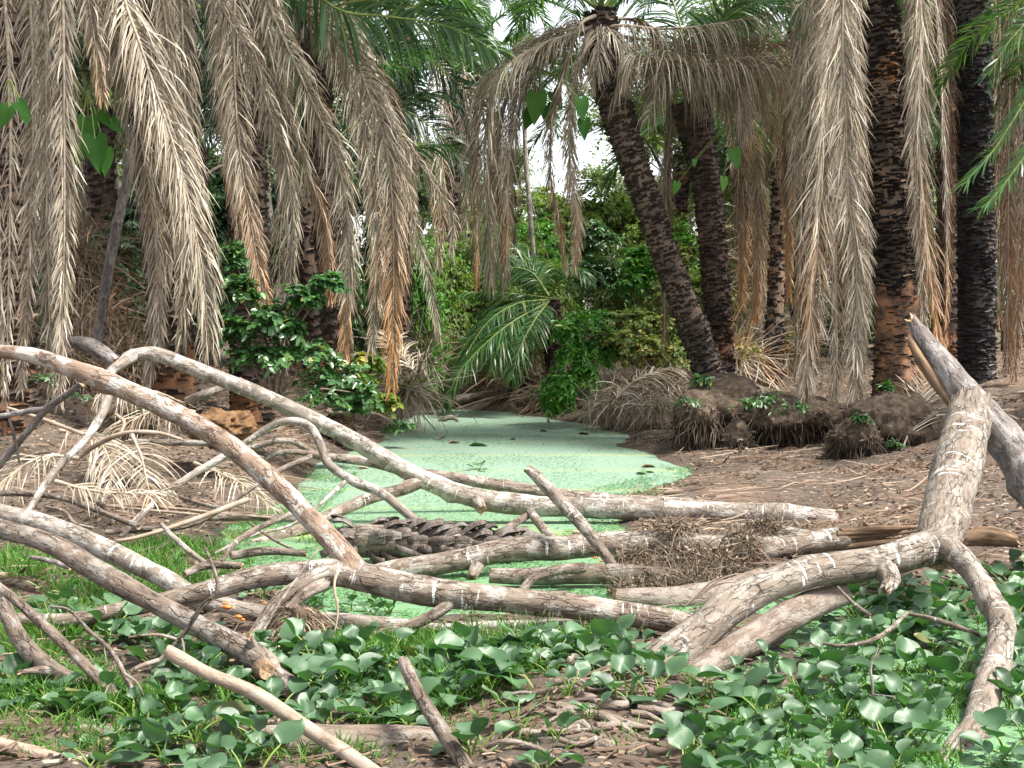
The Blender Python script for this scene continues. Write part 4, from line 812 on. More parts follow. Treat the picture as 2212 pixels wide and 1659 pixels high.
# far-end young palm with fronds dipping to the water
b = at(1196, 860, 27)
YP = dict(W=.026, per_m=44, a0=62, a1=30, lift=0, r0=.016, mat='green', name='live_frond', jit=.06)
palm(px_path([(1200, 880, 27), (1197, 780, 27), (1192, 690, 27), (1188, 655, 27)]), np.array([.2, .18, .18, .2]), 'trunk_dark', 'young green palm at the far end, fronds dipping towards the water', None,
     [([(1186, 650, 27), (1110, 672, 26.6), (1034, 712, 26.2), (995, 760, 26), (972, 810, 25.8), (962, 870, 25.7)], {**YP, **dict(L=.85, droop=1.6)}),
      ([(1186, 640, 27), (1150, 590, 27.2), (1104, 578, 27.3), (1072, 590, 27.4), (1045, 620, 27.4)], {**YP, **dict(L=.7, droop=1.3)}),
      ([(1188, 645, 27.2), (1120, 635, 27.6), (1040, 632, 27.9), (980, 640, 28.1), (940, 652, 28.2)], {**YP, **dict(L=.65, droop=1.3)}),
      ([(1186, 650, 26.8), (1165, 675, 26.4), (1140, 705, 26), (1128, 745, 25.8)], {**YP, **dict(L=.6, droop=1.2, mat='dead')}),
      ([(1186, 650, 26.6), (1120, 690, 25.8), (1080, 745, 25.2), (1062, 800, 25)], {**YP, **dict(L=.75, droop=1.6)}),
      ([(1190, 640, 26.8), (1215, 590, 26.4), (1245, 580, 26), (1275, 610, 25.8)], {**YP, **dict(L=.6, droop=1.2)}),
      ([(1186, 652, 26.4), (1100, 700, 25.6), (1030, 760, 25.2), (985, 815, 25), (968, 862, 24.9)], {**YP, **dict(L=.75, droop=1.8)}),
      ([(1186, 648, 26.9), (1120, 655, 26.4), (1060, 690, 26), (1015, 750, 25.7), (990, 800, 25.6)], {**YP, **dict(L=.75, droop=1.6)}),
      ([(1186, 650, 26.2), (1150, 700, 25.4), (1120, 760, 25), (1105, 820, 24.8)], {**YP, **dict(L=.7, droop=1.6)}),
      ([(1186, 640, 27.6), (1140, 560, 28.2), (1090, 520, 28.8), (1040, 520, 29.2), (1000, 560, 29.4)], {**YP, **dict(L=.75, droop=1.4)}),
      ([(1184, 650, 27.4), (1090, 655, 27.8), (1010, 690, 28), (960, 745, 28)], {**YP, **dict(L=.7, droop=1.6)})], 0, 0, seed=31)
# more palms standing in the wood, by depth
def bg_palm(px, py0, d, top_py, label, mat='trunk_dark', n_hang=6, n_live=7, r=.2, seed=0, lean=(0, 0), s=1.0, live=None, grp='palms standing back in the wood'):
    b = at(px, py0, d); b[2] = hz(b[0], b[1]); tz = at(px, top_py, d)[2]
    return palm(up(b, tz, lean), np.array([r * 1.15, r, r * .95, r * 1.15]), mat, label, grp, (), n_hang, n_live, None, s, live, 10, .1, .03, seed, live_s=s * 1.05)
bg_palm(1668, 700, 25, 355, 'slim burnt palm trunk with an orange edge behind the tan thicket', 'trunk_burnt', 1, 6, .15, 41, (.15, 0), .8)
for k, (px, d, tp, lab) in enumerate([(250, 20, 250, 'dark green palm in shade behind the thin grey trunk'), (430, 21, 330, 'low dark palm filling the gap left of the leafy shrub'), (690, 23, 430, 'short shaded palm behind the leafy bank shrub'),
        (110, 21, 60, 'tall palm in shade behind the leftmost hanging fronds'), (860, 25, 40, 'tall palm behind the top centre green fronds'), (640, 27, 120, 'green palm rising behind the curved dry fronds')]):
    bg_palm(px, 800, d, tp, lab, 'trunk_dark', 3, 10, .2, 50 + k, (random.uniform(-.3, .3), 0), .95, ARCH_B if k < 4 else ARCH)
for k, (px, d, tp, lab) in enumerate([(1620, 30, 20, 'green palm crown above the curtain of dry fronds'), (1740, 26, 60, 'palm hidden behind the left curtain of the charred palm'), (2050, 25, 0, 'palm standing between and behind the two burnt trunks'), (2190, 27, 100, 'palm behind the blackened trunk at the right edge'), (1450, 36, 330, 'low palm far behind the leaning palm'), (960, 34, 160, 'pale green palm far back over the pond end'), (1070, 42, 250, 'farthest palm, straight above the end of the pond')]):
    bg_palm(px, 760, d, tp, lab, 'trunk_brown' if k % 2 else 'trunk_dark', 5, 10, .2, 60 + k, (random.uniform(-.4, .4), 0), .95)
# leafy undergrowth right across the back
def bush_proto(mat, seed, L, n=150, per=9):
    mb = MB(); st = MB()
    for k in range(5): 
        g = np.random.default_rng(seed * 7 + k); c = np.array((g.uniform(-.7, .7), g.uniform(-.5, .5), g.uniform(.5, 1.5)))
        twig_crown(mb, st, c, np.array((.75, .65, .6)) * g.uniform(.7, 1.15), n // 2, per, L, L * .5, seed * 13 + k, inner=.2)
        tube(st, [(0, 0, -.2), c * .5, c], [.03, .02, .01], 5, .2, .1)
    return mb.mesh('foliage', M[mat]), st.mesh('stems', M['stem'])
BP = [bush_proto('far_green', 1, .095, 260), bush_proto('green_mid', 2, .095, 260), bush_proto('yellow', 3, .08, 240), bush_proto('green_dark', 4, .1, 260), bush_proto('green_bright', 5, .095, 260)]
def put(protos, name, parts, label, cat, group, loc, s, rz):
    t = thing(name, loc, label, cat, group); t.rotation_euler = (0, 0, rz); t.scale = s if np.ndim(s) else (s, s, s)
    for me, nm in zip(protos, parts):
        o = bpy.data.objects.new(nm, me); COL.objects.link(o); o.parent = t
    return t
kinds = ['sunlit pale green bush in the undergrowth at the back of the wood', 'green bush in the undergrowth at the back of the wood', 'yellow leaved bush in the undergrowth at the back of the wood', 'dark green bush in the undergrowth at the back of the wood', 'bright green bush in the undergrowth at the back of the wood']
g0 = np.random.default_rng(5)
for k in range(64):
    d = g0.uniform(24, 46); x = g0.uniform(-.42, .42) * d
    if -2.6 < x < .8 and d < 29 or (1480 < 1106 + F * x / d < 1740 and d < 34): continue
    if sdf(np.array([x]), np.array([d]))[0] < .8: continue
    left = x < -.08 * d
    kd = g0.choice([3, 1, 3, 0, 1]) if left else g0.choice([0, 4, 2, 4, 0, 1, 2])
    put(BP[kd], 'bush', ('foliage', 'stems'), kinds[kd], 'bush', 'bushes at the back of the wood', (x, d, hz(x, d) - .1), np.array((1, 1, 1)) * g0.uniform(.8, 1.7), g0.uniform(0, 6))
for k, (px, py, d, kd, s) in enumerate([(950, 560, 31, 4, 1.2), (920, 640, 28, 4, .9), (985, 570, 36, 0, 1.6), (1110, 540, 34, 0, 1.5), (1180, 520, 36, 4, 1.4), (1010, 480, 38, 0, 1.8), (1240, 430, 38, 0, 1.8), (1480, 480, 34, 0, 1.5), (1330, 460, 40, 0, 1.8), (330, 690, 19, 3, .8), (420, 560, 19.5, 3, .9), (160, 480, 19, 3, 1.0), (60, 760, 17, 3, .7), (1380, 430, 42, 0, 1.6), (280, 400, 24, 3, 1.2), (140, 420, 23, 3, 1.1), (420, 390, 25, 1, 1.2), (560, 410, 25, 3, 1.2), (700, 420, 25, 1, 1.1), (785, 450, 27, 1, 1.0), (30, 400, 24, 3, 1.2), (1600, 430, 34, 2, 1.2), (1740, 400, 31, 0, 1.2), (1850, 420, 30, 1, 1.2), (2040, 400, 30, 0, 1.2), (2180, 420, 30, 2, 1.2), (1680, 330, 36, 0, 1.4), (1275, 600, 33, 0, 1.1), (1215, 600, 34, 4, 1.0), (925, 545, 26, 4, .55), (960, 640, 27, 0, .6), (1005, 560, 29, 0, .8), (1060, 600, 30.5, 0, .8), (1130, 600, 30, 2, .7), (1085, 500, 33, 4, .8), (1190, 560, 29.5, 0, .7), (900, 480, 28, 0, .7), (1420, 520, 28, 0, .7), (1450, 600, 27, 2, .6), (1345, 520, 32, 0, .8)]):
    p = at(px, py, d); gz = hz(p[0], d) - .1; sz = max(.5, (p[2] + .5 * s - gz) / 1.9); put(BP[kd], 'bush', ('foliage', 'stems'), kinds[kd], 'bush', 'bushes at the back of the wood', (p[0], d, gz), np.array((s, s, sz)), k * 1.3)
# broadleaf trees closing the wood
def tree_proto(mat, seed, h, L=.17):
    g = np.random.default_rng(seed); mb = MB(); st = MB()
    tp = np.array([(0, 0, -.3), (g.uniform(-.2, .2), 0, h * .3), (g.uniform(-.5, .5), .2, h * .6), (g.uniform(-.5, .5), 0, h * .9)])
    tube(st, tp, [.2, .15, .1, .04], 9, .3, .1, 2, seed=seed)
    for k in range(9):
        zz = h * g.uniform(.35, .98); an = k * 2.4; R = h * .22 * (1.25 - abs(zz / h - .62) * 1.5); c = np.array((cos(an) * R, sin(an) * R, zz))
        twig_crown(mb, st, c, np.array((1.25, 1.25, .95)) * h * .13, 110, 9, L, L * .48, seed * 17 + k, inner=.1, lump=.6, tw=.01)
        q = tp[2] * (1 - .3) + tp[1] * .3; tube(st, [q * (c[2] * .75 / q[2]) * np.array((1, 1, 1)), (q + c) / 2 * np.array((1, 1, 1.05)), c], [.06, .04, .015], 6, .3, .1, seed=k)
    return mb.mesh('crown', M[mat]), st.mesh('trunk', M['bark_grey'])
TP = [tree_proto('far_green', 1, 7.0), tree_proto('green_mid', 2, 9.0), tree_proto('far_green', 3, 10.0), tree_proto('green_dark', 4, 9.0)]
for k in range(46):
    d = 34 + 26 * ((k * .618) % 1); x = (-.46 + .92 * (k + .5) / 46) * d + g0.uniform(-.6, .6); px = 1106 + F * x / d
    sky_gap = 1000 < px < 1170 or 1210 < px < 1420
    if 850 < px < 1450 and d < 48: continue
    kd = 0 if (sky_gap or 1150 < px < 1420) else (3 if px < 700 and k % 2 else g0.choice([1, 2, 2, 1]))
    s = g0.uniform(.95, 1.25)
    if sky_gap: s = (.78 if px < 1200 else .6) * d / 46
    put(TP[kd], 'broadleaf_tree', ('crown', 'trunk'), ['low light green tree at the back of the wood', 'green tree at the back of the wood', 'tall light green tree at the back of the wood', 'dark green tree at the back of the wood'][kd], 'tree', 'trees at the back of the wood', (x, d, hz(x, d)), s, g0.uniform(0, 6))
# single thin trunks
def pole_tree(name, label, path, rad, mat, extra=()):
    P = px_path(path); t = thing(name, P[0], label, 'tree'); mb = MB(); tube(mb, P, rad, 12, .1, .1, 2, 0, 0, 3, fine=.03); mb.build('trunk', M[mat], t)
    for e, r in extra:
        mb = MB(); tube(mb, px_path(e), r, 7, .1, .1, 3); mb.build('branch', M[mat], t)
pole_tree('leaning_tree', 'thin grey trunk leaning right in the shade between two hanging fronds', [(205, 800, 15.8), (224, 650, 15.9), (250, 500, 16), (272, 400, 16), (292, 280, 16), (300, 130, 16), (318, -60, 16)], [.065, .062, .062, .06, .058, .055, .05], 'bark_grey')
pole_tree('pale_dead_tree', 'slender whitish trunk far off between hanging fronds', [(1160, 640, 33), (1148, 500, 33), (1140, 400, 33), (1135, 330, 33), (1132, 200, 33), (1130, 60, 33)], [.07, .065, .06, .055, .05, .03], 'bark_pale', [([(1139, 400, 33), (1165, 500, 33.2), (1185, 560, 33.4)], [.02, .015, .01])])
pole_tree('pale_dead_tree', 'pale thin trunk up beside the top centre green fronds', [(800, 640, 27), (795, 400, 27), (791, 200, 27), (787, 60, 27)], [.06, .06, .05, .04], 'bark_pale')
# big-leaved climbers
M['climber'] = m_leaf('climber_leaf', [(0, (.02, .07, .015)), (.5, (.045, .14, .025)), (1, (.09, .22, .04))], .65, .2, .35, None, (1, 1.2, .4))
def climber(label, spots, seed, mat='climber', group=None):
    g = np.random.default_rng(seed); P0 = at(*spots[0][:3]); t = thing('climbing_vine', P0, label, 'climbing plant', group); st = MB()
    for k, (px, py, d, Ls, an, nx) in enumerate(spots):
        mb = MB(); p = at(px, py, d); L = Ls * .7 * d / F; u = np.linspace(0, 1, 9); w = np.interp(u, [0, .08, .25, .5, .8, 1], [.24, .33, .34, .26, .11, .0]) * L
        dr = np.array((sin(an), -.15, -cos(an))); sd = unit(np.cross(dr, np.array((nx, -1, .25)))); nn = np.cross(sd, dr)
        rows = []
        for uu, ww in zip(u, w):
            c = p + dr * L * uu - nn * L * .12 * uu ** 2
            lob = -dr * L * .16 * (1 if uu < .15 else 0)
            rows.append([c + sd * ww * q + nn * (abs(q) * .16 * ww + .02 * L * sin(9 * uu) * abs(q)) + (lob if abs(q) > .4 else 0) for q in (-1, -.5, 0, .5, 1)])
        V = np.array(rows).reshape(-1, 3); mb.add(V, grid_faces(9, 5, False), 0, float(np.clip(g.normal(.55, .15), 0, 1))); mb.build('leaf', M[mat], t)
        q0 = at(spots[0][0], spots[0][1] - 60, spots[0][2] + .15); tube(st, [p, (p + q0) / 2 + np.array((0, 0, .05)), q0], [.006, .007, .008], 5, .1)
    st.build('stems', M['stalk_green'], t)
climber('big leaved climber with a cluster of dark arrow shaped leaves between the left hanging fronds', [(190, 255, 14.4, 90, .1, .2), (215, 235, 14.5, 70, .5, -.2), (175, 295, 14.3, 95, -.1, .3), (205, 300, 14.2, 110, .15, 0), (226, 325, 14.3, 80, .05, .3), (165, 250, 14.6, 70, -.5, 0), (240, 262, 14.5, 55, .8, 0)], 1)
climber('pale large climbing leaf on the trunk at the far left edge', [(18, 232, 13.0, 70, -.3, .2), (40, 222, 12.9, 60, .7, 0), (52, 240, 13.0, 48, .3, .4)], 2)
climber('dark heart shaped climber leaves hanging between the dry skirts of the leaning palm', [(1160, 205, 19.9, 95, -.1, 0), (1180, 230, 20, 75, .2, .3), (1150, 240, 20.1, 65, -.4, 0), (1255, 215, 19.4, 70, .1, .3), (1262, 260, 19.4, 62, 0, -.2), (1195, 200, 20, 60, .5, 0), (1375, 250, 20.3, 60, 0, 0), (1368, 285, 20.3, 45, .3, .2)], 3)
climber('light green leaves of a climber on the upright dark palm', [(1585, 325, 20.2, 60, .2, -.3), (1500, 345, 20.1, 24, 0, 0), (1563, 385, 20.4, 45, 0, .6), (1462, 395, 20.4, 40, -.2, .4)], 4, 'green_bright')
# sprouts on the mounds and bank
for k, (px, py, d, w, lab, mt, L) in enumerate([(1518, 818, 18.2, 24, 'broad leaved sprout at the foot of the leaning palm', 'green_mid', .14), (1490, 868, 17.5, 30, 'grey green weeds on the left of the leaning palm mound', 'green_mid', .07), (1625, 872, 17.5, 42, 'patch of small leaved weeds between two root mounds', 'green_mid', .09), (1715, 880, 17.3, 42, 'fern like weeds on the second root mound', 'green_mid', .08),
        (1915, 835, 16.6, 16, 'single sprout in front of the burn scar', 'green_mid', .12), (1930, 960, 15.9, 26, 'low weed on the face of the rounded root mound', 'green_mid', .07), (1665, 858, 17.6, 36, 'weeds behind the second root mound', 'green_mid', .08), (1860, 905, 15.9, 24, 'tuft of grassy weeds left of the charred trunk foot', 'green_mid', .09), (320, 880, 12.6, 40, 'small weeds in front of the dark hollow in the left bank', 'green_mid', .05), (100, 820, 13.2, 40, 'weeds below the leftmost hanging fronds', 'green_mid', .05), (180, 860, 13, 40, 'sprigs behind the bent tip branch', 'green_dark', .05)]):
    p = at(px, py, d); gz = hz(p[0], p[1]); gz = p[2] - w * .8 * d / F if p[2] - gz > w * d / F else gz
    shrub('weed', lab, 'weed', 'weeds on the banks', (p[0], p[1], gz - .03), [lump(px, py, d, w, w * .45)], mt, L * .8, L * .4, 20, 6, 70 + k, sr=.006, tw=.003)
# ------------------------------------------------------------------ fallen timber
def limb(mb, pts, sides=18, step=.035, amp=.09, freq=4.0, cap=1, jag=(0, 0), seed=0, fine=.03):
    """pts: (px, py, depth, width in px)"""
    P = np.array([at(*q[:3]) for q in pts]); R = np.array([q[3] * q[2] / F / 2 for q in pts]); tube(mb, P, R, sides, step, amp, freq, 0, cap, seed, jag, fine=fine); return P, R
AXES = []
def timber(name, label, cat, parts, mat, group=None, seed=0, jag=(.02, .02), **kw):
    """parts: (part name, points[, material, jag]); one part alone makes a plain object"""
    P0 = at(*parts[0][1][0][:3]); t = thing(name, P0, label, cat, group) if len(parts) > 1 else None
    for k, q in enumerate(parts):
        mb = MB(); P, R = limb(mb, q[1], seed=seed + k * 5, jag=q[3] if len(q) > 3 else jag, sides=18 if max(z[3] for z in q[1]) > 18 else 10, **kw)
        Q, _ = resample(np.column_stack([P, R]), .06); AXES.append(Q)
        mt = q[2] if len(q) > 2 and q[2] else mat
        if t is None: o = mb.build(name, [M[mt], M['wood_end']], None, P0); tag(o, label, cat, group); return o
        mb.build(q[0], [M[mt], M['wood_end']], t)
    return t
# the two long limbs crossing the pond
timber('fallen_tree', 'fallen tree across the foreground whose peeling limb rises to the upper left', 'fallen tree', [
    ('trunk', [(40, 1338, 7.25, 30), (150, 1340, 7.25, 34), (280, 1313, 7.3, 38), (420, 1284, 7.35, 44), (560, 1246, 7.45, 46), (680, 1236, 7.5, 52), (760, 1241, 7.5, 62), (900, 1272, 7.45, 64), (1050, 1291, 7.4, 58), (1250, 1312, 7.4, 58), (1400, 1334, 7.4, 52), (1510, 1350, 7.4, 48)], 'bark_tan'),
    ('branch', [(770, 1240, 7.5, 60), (720, 1172, 7.6, 50), (660, 1110, 7.75, 46), (600, 1050, 7.9, 44), (500, 966, 8.1, 46), (380, 893, 8.3, 46), (250, 833, 8.5, 46), (160, 798, 8.6, 38), (60, 766, 8.8, 32), (-60, 755, 8.9, 28)], 'bark_peel'),
    ('branch_stub', [(700, 1240, 7.45, 44), (655, 1262, 7.38, 36), (607, 1295, 7.3, 34), (575, 1335, 7.25, 32), (553, 1365, 7.2, 26)], 'bark_tan', (.02, .09)),
    ('branch_stub', [(700, 1262, 7.4, 30), (660, 1282, 7.3, 26), (622, 1315, 7.2, 20)], 'bark_brown', (.02, .02)),
    ('branch_stub', [(985, 1290, 7.4, 32), (950, 1320, 7.35, 26), (896, 1347, 7.3, 24), (800, 1375, 7.2, 20)], 'bark_brown', (.01, .03)),
    ('twig_snag', [(735, 1225, 7.4, 8), (722, 1262, 7.2, 6), (730, 1320, 7.15, 5), (724, 1360, 7.1, 4)], 'wood_bare'),
], 'bark_tan', seed=1)
timber('fallen_tree', 'pale limb arching from the bent tip at upper left to the right shore', 'fallen tree', [
    ('trunk', [(1795, 1122, 11.6, 42), (1700, 1113, 11.6, 50), (1500, 1106, 11.7, 46), (1250, 1097, 11.8, 44), (1080, 1085, 11.8, 44), (1000, 1068, 11.8, 42), (900, 1028, 11.8, 42), (760, 950, 11.7, 36), (600, 869, 11.6, 34), (420, 796, 11.5, 32), (335, 765, 11.4, 30), (285, 768, 11.35, 28)], 'bark_pale', (.06, .02)),
    ('branch_tip', [(290, 766, 11.35, 28), (262, 786, 11.2, 24), (236, 808, 11.1, 22), (232, 850, 10.9, 22), (222, 890, 10.7, 20), (185, 948, 10.4, 17), (120, 1015, 10.1, 16), (60, 1105, 9.8, 15)], 'bark_pale'),
    ('branch', [(915, 1035, 11.8, 36), (860, 1060, 11.7, 28), (800, 1076, 11.6, 27), (694, 1121, 11.3, 26), (640, 1148, 11.1, 26), (520, 1187, 10.7, 24)], 'bark_tan'),
    ('knot', [(1030, 1082, 11.72, 30), (1040, 1100, 11.62, 22)], 'bark_brown', (.01, .03)),
], 'bark_pale', seed=11)
timber('fallen_branch', 'branch lying behind the arching pale limb, white streaked, ending on the left bank', 'branch', [
    ('trunk', [(1560, 1098, 12.6, 30), (1400, 1086, 12.6, 32), (1300, 1080, 12.6, 32), (1208, 1069, 12.6, 30), (1138, 1058, 12.6, 28), (1017, 1038, 12.5, 26), (888, 1020, 12.4, 26), (809, 1000, 12.3, 22), (722, 989, 12.2, 20), (690, 985, 12.1, 18), (670, 978, 12, 17), (640, 956, 11.9, 14), (600, 952, 11.8, 14), (534, 968, 11.8, 13), (451, 958, 11.8, 13), (281, 954, 11.7, 12)]),
    ('branch_stub', [(700, 985, 12.05, 14), (642, 976, 11.9, 14), (600, 978, 11.8, 13), (572, 992, 11.7, 9)])], 'bark_tan', seed=21)
timber('bent_branch', 'whitish branch bent in a knee, crossing in front of both pond limbs', 'branch', [
    ('branch', [(1015, 1198, 9.9, 22), (960, 1160, 10.1, 23), (895, 1122, 10.3, 22), (826, 1066, 10.5, 21), (768, 1042, 10.6, 21), (711, 1004, 10.7, 20), (692, 960, 10.75, 18), (672, 925, 10.8, 18), (642, 910, 10.8, 17), (597, 915, 10.8, 16), (540, 950, 10.8, 15), (486, 984, 10.7, 16), (382, 1048, 10.5, 15), (300, 1118, 10.2, 14), (262, 1160, 10.1, 11)])], 'bark_pale', seed=31)
timber('fallen_log', 'long log in the middle with a splintered, rotten right end', 'log', [
    ('trunk', [(700, 1285, 8.9, 30), (760, 1262, 9.0, 34), (826, 1236, 9.1, 42), (965, 1216, 9.25, 48), (1104, 1188, 9.35, 52), (1208, 1185, 9.4, 54), (1347, 1172, 9.5, 52), (1490, 1176, 9.6, 52), (1652, 1186, 9.7, 52), (1791, 1165, 9.9, 50), (1830, 1160, 10, 48)], None, (.02, .04)),
    ('rotten_end', [(1800, 1164, 9.93, 40), (1850, 1159, 10.02, 34), (1900, 1155, 10.12, 20), (1930, 1152, 10.2, 8)], 'wood_rot', (.02, .12)),
    *[('splinter', [(1800 + 3 * k, 1164 + 20 * sin(k * 1.9) * .9, 9.9 - .05 * cos(k * 1.9), 17), (1860 + 5 * k, 1158 + 17 * sin(k * 1.9), 10 - .05 * cos(k * 1.9), 13), (1900 + 9 * k, 1154 + 14 * sin(k * 1.9) - k * .3, 10.12 - .04 * cos(k * 1.9), 9), (1925 + 11 * k, 1151 + 12 * sin(k * 1.9) - k * .5, 10.2, 3)], 'wood_rot', (.02, .06)) for k in range(7)],
    ('knot', [(1030, 1222, 9.25, 34), (1020, 1245, 9.18, 22)], 'bark_brown', (.01, .02))], 'bark_tan', seed=41)
timber('leaning_stick', 'broken-topped stick leaning across the middle log', 'stick', [('stick', [(1345, 1262, 9.0, 19), (1312, 1206, 9.05, 24), (1263, 1140, 9.15, 27), (1208, 1080, 9.3, 28), (1165, 1035, 9.4, 26), (1146, 1018, 9.45, 20)])], 'bark_tan', seed=51, jag=(.02, .06))
timber('prop_stick', 'short dark stick propped under the arching pale limb, leaning right', 'stick', [('stick', [(1060, 1168, 10.8, 13), (1110, 1132, 11.2, 17), (1150, 1108, 11.6, 16)])], 'bark_brown', seed=52)
timber('prop_stick', 'short tan stick under the arching pale limb, leaning left', 'stick', [('stick', [(1145, 1105, 11.5, 18), (1172, 1140, 11.1, 20), (1205, 1178, 10.6, 20)])], 'bark_tan', seed=53)
timber('fallen_branch', 'peeled grey stick poking left from the dry bramble by the pond', 'stick', [('stick', [(1238, 1150, 10.3, 11), (1300, 1158, 10.2, 13), (1360, 1170, 10, 12)])], 'wood_bare', seed=54)
timber('fallen_log', 'mossy log half sunk behind and below the middle log', 'log', [('trunk', [(1060, 1244, 8.9, 32), (1150, 1245, 8.9, 38), (1300, 1240, 8.9, 44), (1450, 1248, 8.85, 44)]), ('branch', [(1128, 1275, 8.6, 18), (1150, 1252, 8.65, 20), (1200, 1232, 8.7, 24), (1260, 1226, 8.8, 26)])], 'bark_brown', seed=55)
timber('fallen_log', 'thick muddy log under the dry bramble', 'log', [('trunk', [(1330, 1290, 8.3, 40), (1450, 1295, 8.35, 56), (1560, 1280, 8.5, 56), (1640, 1250, 8.8, 44)])], 'bark_mud', seed=56)
timber('fallen_log', 'short pale log between dry bramble and the arching limb end', 'log', [('trunk', [(1590, 1140, 11.2, 20), (1660, 1148, 11, 34), (1750, 1168, 10.6, 44)])], 'bark_pale', seed=57)
timber('whitened_log', 'white lichen covered log passing under the crossing limbs at left', 'log', [('trunk', [(-80, 1080, 8.5, 36), (0, 1108, 8.4, 40), (104, 1135, 8.3, 44), (243, 1194, 8.15, 44), (350, 1247, 8.0, 44), (416, 1288, 7.9, 44), (503, 1317, 7.8, 42), (600, 1333, 7.75, 42), (722, 1344, 7.7, 42), (860, 1356, 7.65, 42), (965, 1366, 7.6, 40), (1090, 1362, 7.55, 44), (1260, 1360, 7.5, 46)])], 'bark_pale', seed=61)
timber('knotted_log', 'brown log slanting down to the right with a hollow knot near its low end', 'log', [
    ('trunk', [(-60, 1122, 6.95, 36), (0, 1142, 6.9, 40), (104, 1173, 6.8, 46), (208, 1232, 6.7, 48), (330, 1300, 6.55, 46), (451, 1363, 6.4, 48), (555, 1420, 6.25, 56), (600, 1460, 6.15, 50), (650, 1510, 6.0, 46), (684, 1560, 5.9, 46)]),
    ('knot_ring', [(567, 1446, 6.12, 50), (572, 1449, 6.06, 46), (576, 1452, 6.02, 34)], 'wood_rot', (.005, .008)), ('knot', [(545, 1395, 6.25, 26), (540, 1378, 6.2, 14)], None, (.01, .015))], 'bark_brown', seed=71)
timber('fallen_branch', 'thick curved limb with a thinner fork at the bottom left', 'branch', [
    ('trunk', [(-40, 1235, 6.4, 28), (0, 1292, 6.3, 32), (42, 1378, 6.2, 36), (105, 1448, 6.1, 44), (170, 1482, 6.05, 44), (226, 1502, 6.0, 40), (295, 1524, 5.95, 36), (400, 1552, 5.9, 30)]),
    ('branch', [(-10, 1262, 6.15, 20), (45, 1306, 6.1, 22), (139, 1392, 6.0, 23), (208, 1461, 5.95, 25), (250, 1504, 5.9, 26)]), ('branch_stub', [(110, 1450, 6.05, 26), (80, 1448, 5.95, 18), (45, 1452, 5.9, 10)])], 'bark_brown', seed=81)
timber('pale_stick', 'barkless pale stick with a rounded tip, slanting to the bottom edge', 'stick', [('stick', [(365, 1408, 5.62, 30), (385, 1420, 5.6, 33), (451, 1456, 5.55, 30), (555, 1500, 5.45, 33), (659, 1570, 5.35, 34), (767, 1640, 5.2, 36), (850, 1700, 5.1, 36)])], 'wood_bare', seed=91, jag=(.015, .01))
timber('muddy_log', 'mud caked log lying along the bottom edge', 'log', [('trunk', [(-120, 1592, 5.6, 74), (100, 1600, 5.55, 78), (300, 1606, 5.55, 72), (520, 1606, 5.52, 76), (722, 1607, 5.5, 78), (860, 1602, 5.5, 70), (950, 1600, 5.5, 52)])], 'bark_mud', seed=101)
timber('pale_stick', 'smooth bare pole in the bottom left corner', 'stick', [('stick', [(-60, 1596, 5.3, 30), (0, 1608, 5.28, 30), (104, 1636, 5.2, 32), (226, 1675, 5.1, 32), (330, 1712, 5.0, 32)])], 'wood_bare', seed=102)
timber('upright_stick', 'broken stick standing up from the hyacinths at bottom centre', 'stick', [('stick', [(872, 1432, 5.5, 28), (880, 1448, 5.48, 32), (902, 1494, 5.4, 30), (944, 1562, 5.3, 32), (1013, 1665, 5.15, 36), (1040, 1705, 5.1, 36)])], 'bark_brown', seed=103, jag=(.03, .01))
# the big forked pale trunk on the right and the dead one it broke from
timber('forked_tree', 'big pale forked trunk at right, snapped at the top', 'fallen tree', [
    ('trunk', [(2097, 880, 9.2, 92), (2088, 930, 9.0, 100), (2066, 1010, 8.6, 106), (2046, 1100, 8.1, 102), (2030, 1165, 7.75, 96), (2020, 1200, 7.6, 70)], None, (.1, .02)),
    ('limb', [(2045, 1172, 7.7, 80), (1985, 1190, 7.6, 74), (1900, 1212, 7.5, 70), (1750, 1236, 7.3, 72), (1640, 1275, 7.15, 74), (1560, 1326, 7.0, 80), (1500, 1376, 6.85, 86), (1420, 1440, 6.65, 92), (1350, 1490, 6.5, 80)]),
    ('limb', [(2030, 1175, 7.65, 60), (2070, 1200, 7.5, 56), (2110, 1246, 7.25, 50), (2140, 1300, 6.95, 54), (2163, 1345, 6.75, 58), (2154, 1420, 6.4, 62), (2128, 1510, 6.0, 64), (2108, 1570, 5.75, 66), (2060, 1630, 5.5, 62), (2020, 1710, 5.2, 62)]),
    ('branch_stub', [(1915, 1235, 7.42, 50), (1925, 1255, 7.35, 40), (1915, 1272, 7.3, 24)], None, (.01, .05))], 'bark_fork', seed=111)
timber('dead_trunk', 'grey dead trunk with split mossy top, behind the snapped pale trunk', 'fallen tree', [
    ('trunk', [(1975, 700, 9.9, 26), (1990, 725, 9.85, 40), (2030, 780, 9.75, 52), (2070, 835, 9.65, 64), (2125, 900, 9.5, 78), (2180, 960, 9.35, 88), (2230, 1040, 9.1, 92), (2300, 1160, 8.7, 96), (2360, 1300, 8.3, 100)], None, (.14, .02)),
    ('split_wood', [(1966, 735, 9.83, 14), (1990, 780, 9.75, 22), (2020, 825, 9.68, 24), (2052, 870, 9.6, 20), (2066, 905, 9.55, 12)], 'wood_rot', (.06, .05))], 'bark_grey', seed=121)
timber('stub_log', 'short reddish log stub in the hollow right of the fork', 'log', [('trunk', [(2085, 1162, 8.9, 36), (2130, 1158, 8.9, 44), (2170, 1162, 8.8, 38), (2196, 1168, 8.75, 26)])], 'wood_rot', seed=122, jag=(.03, .05))
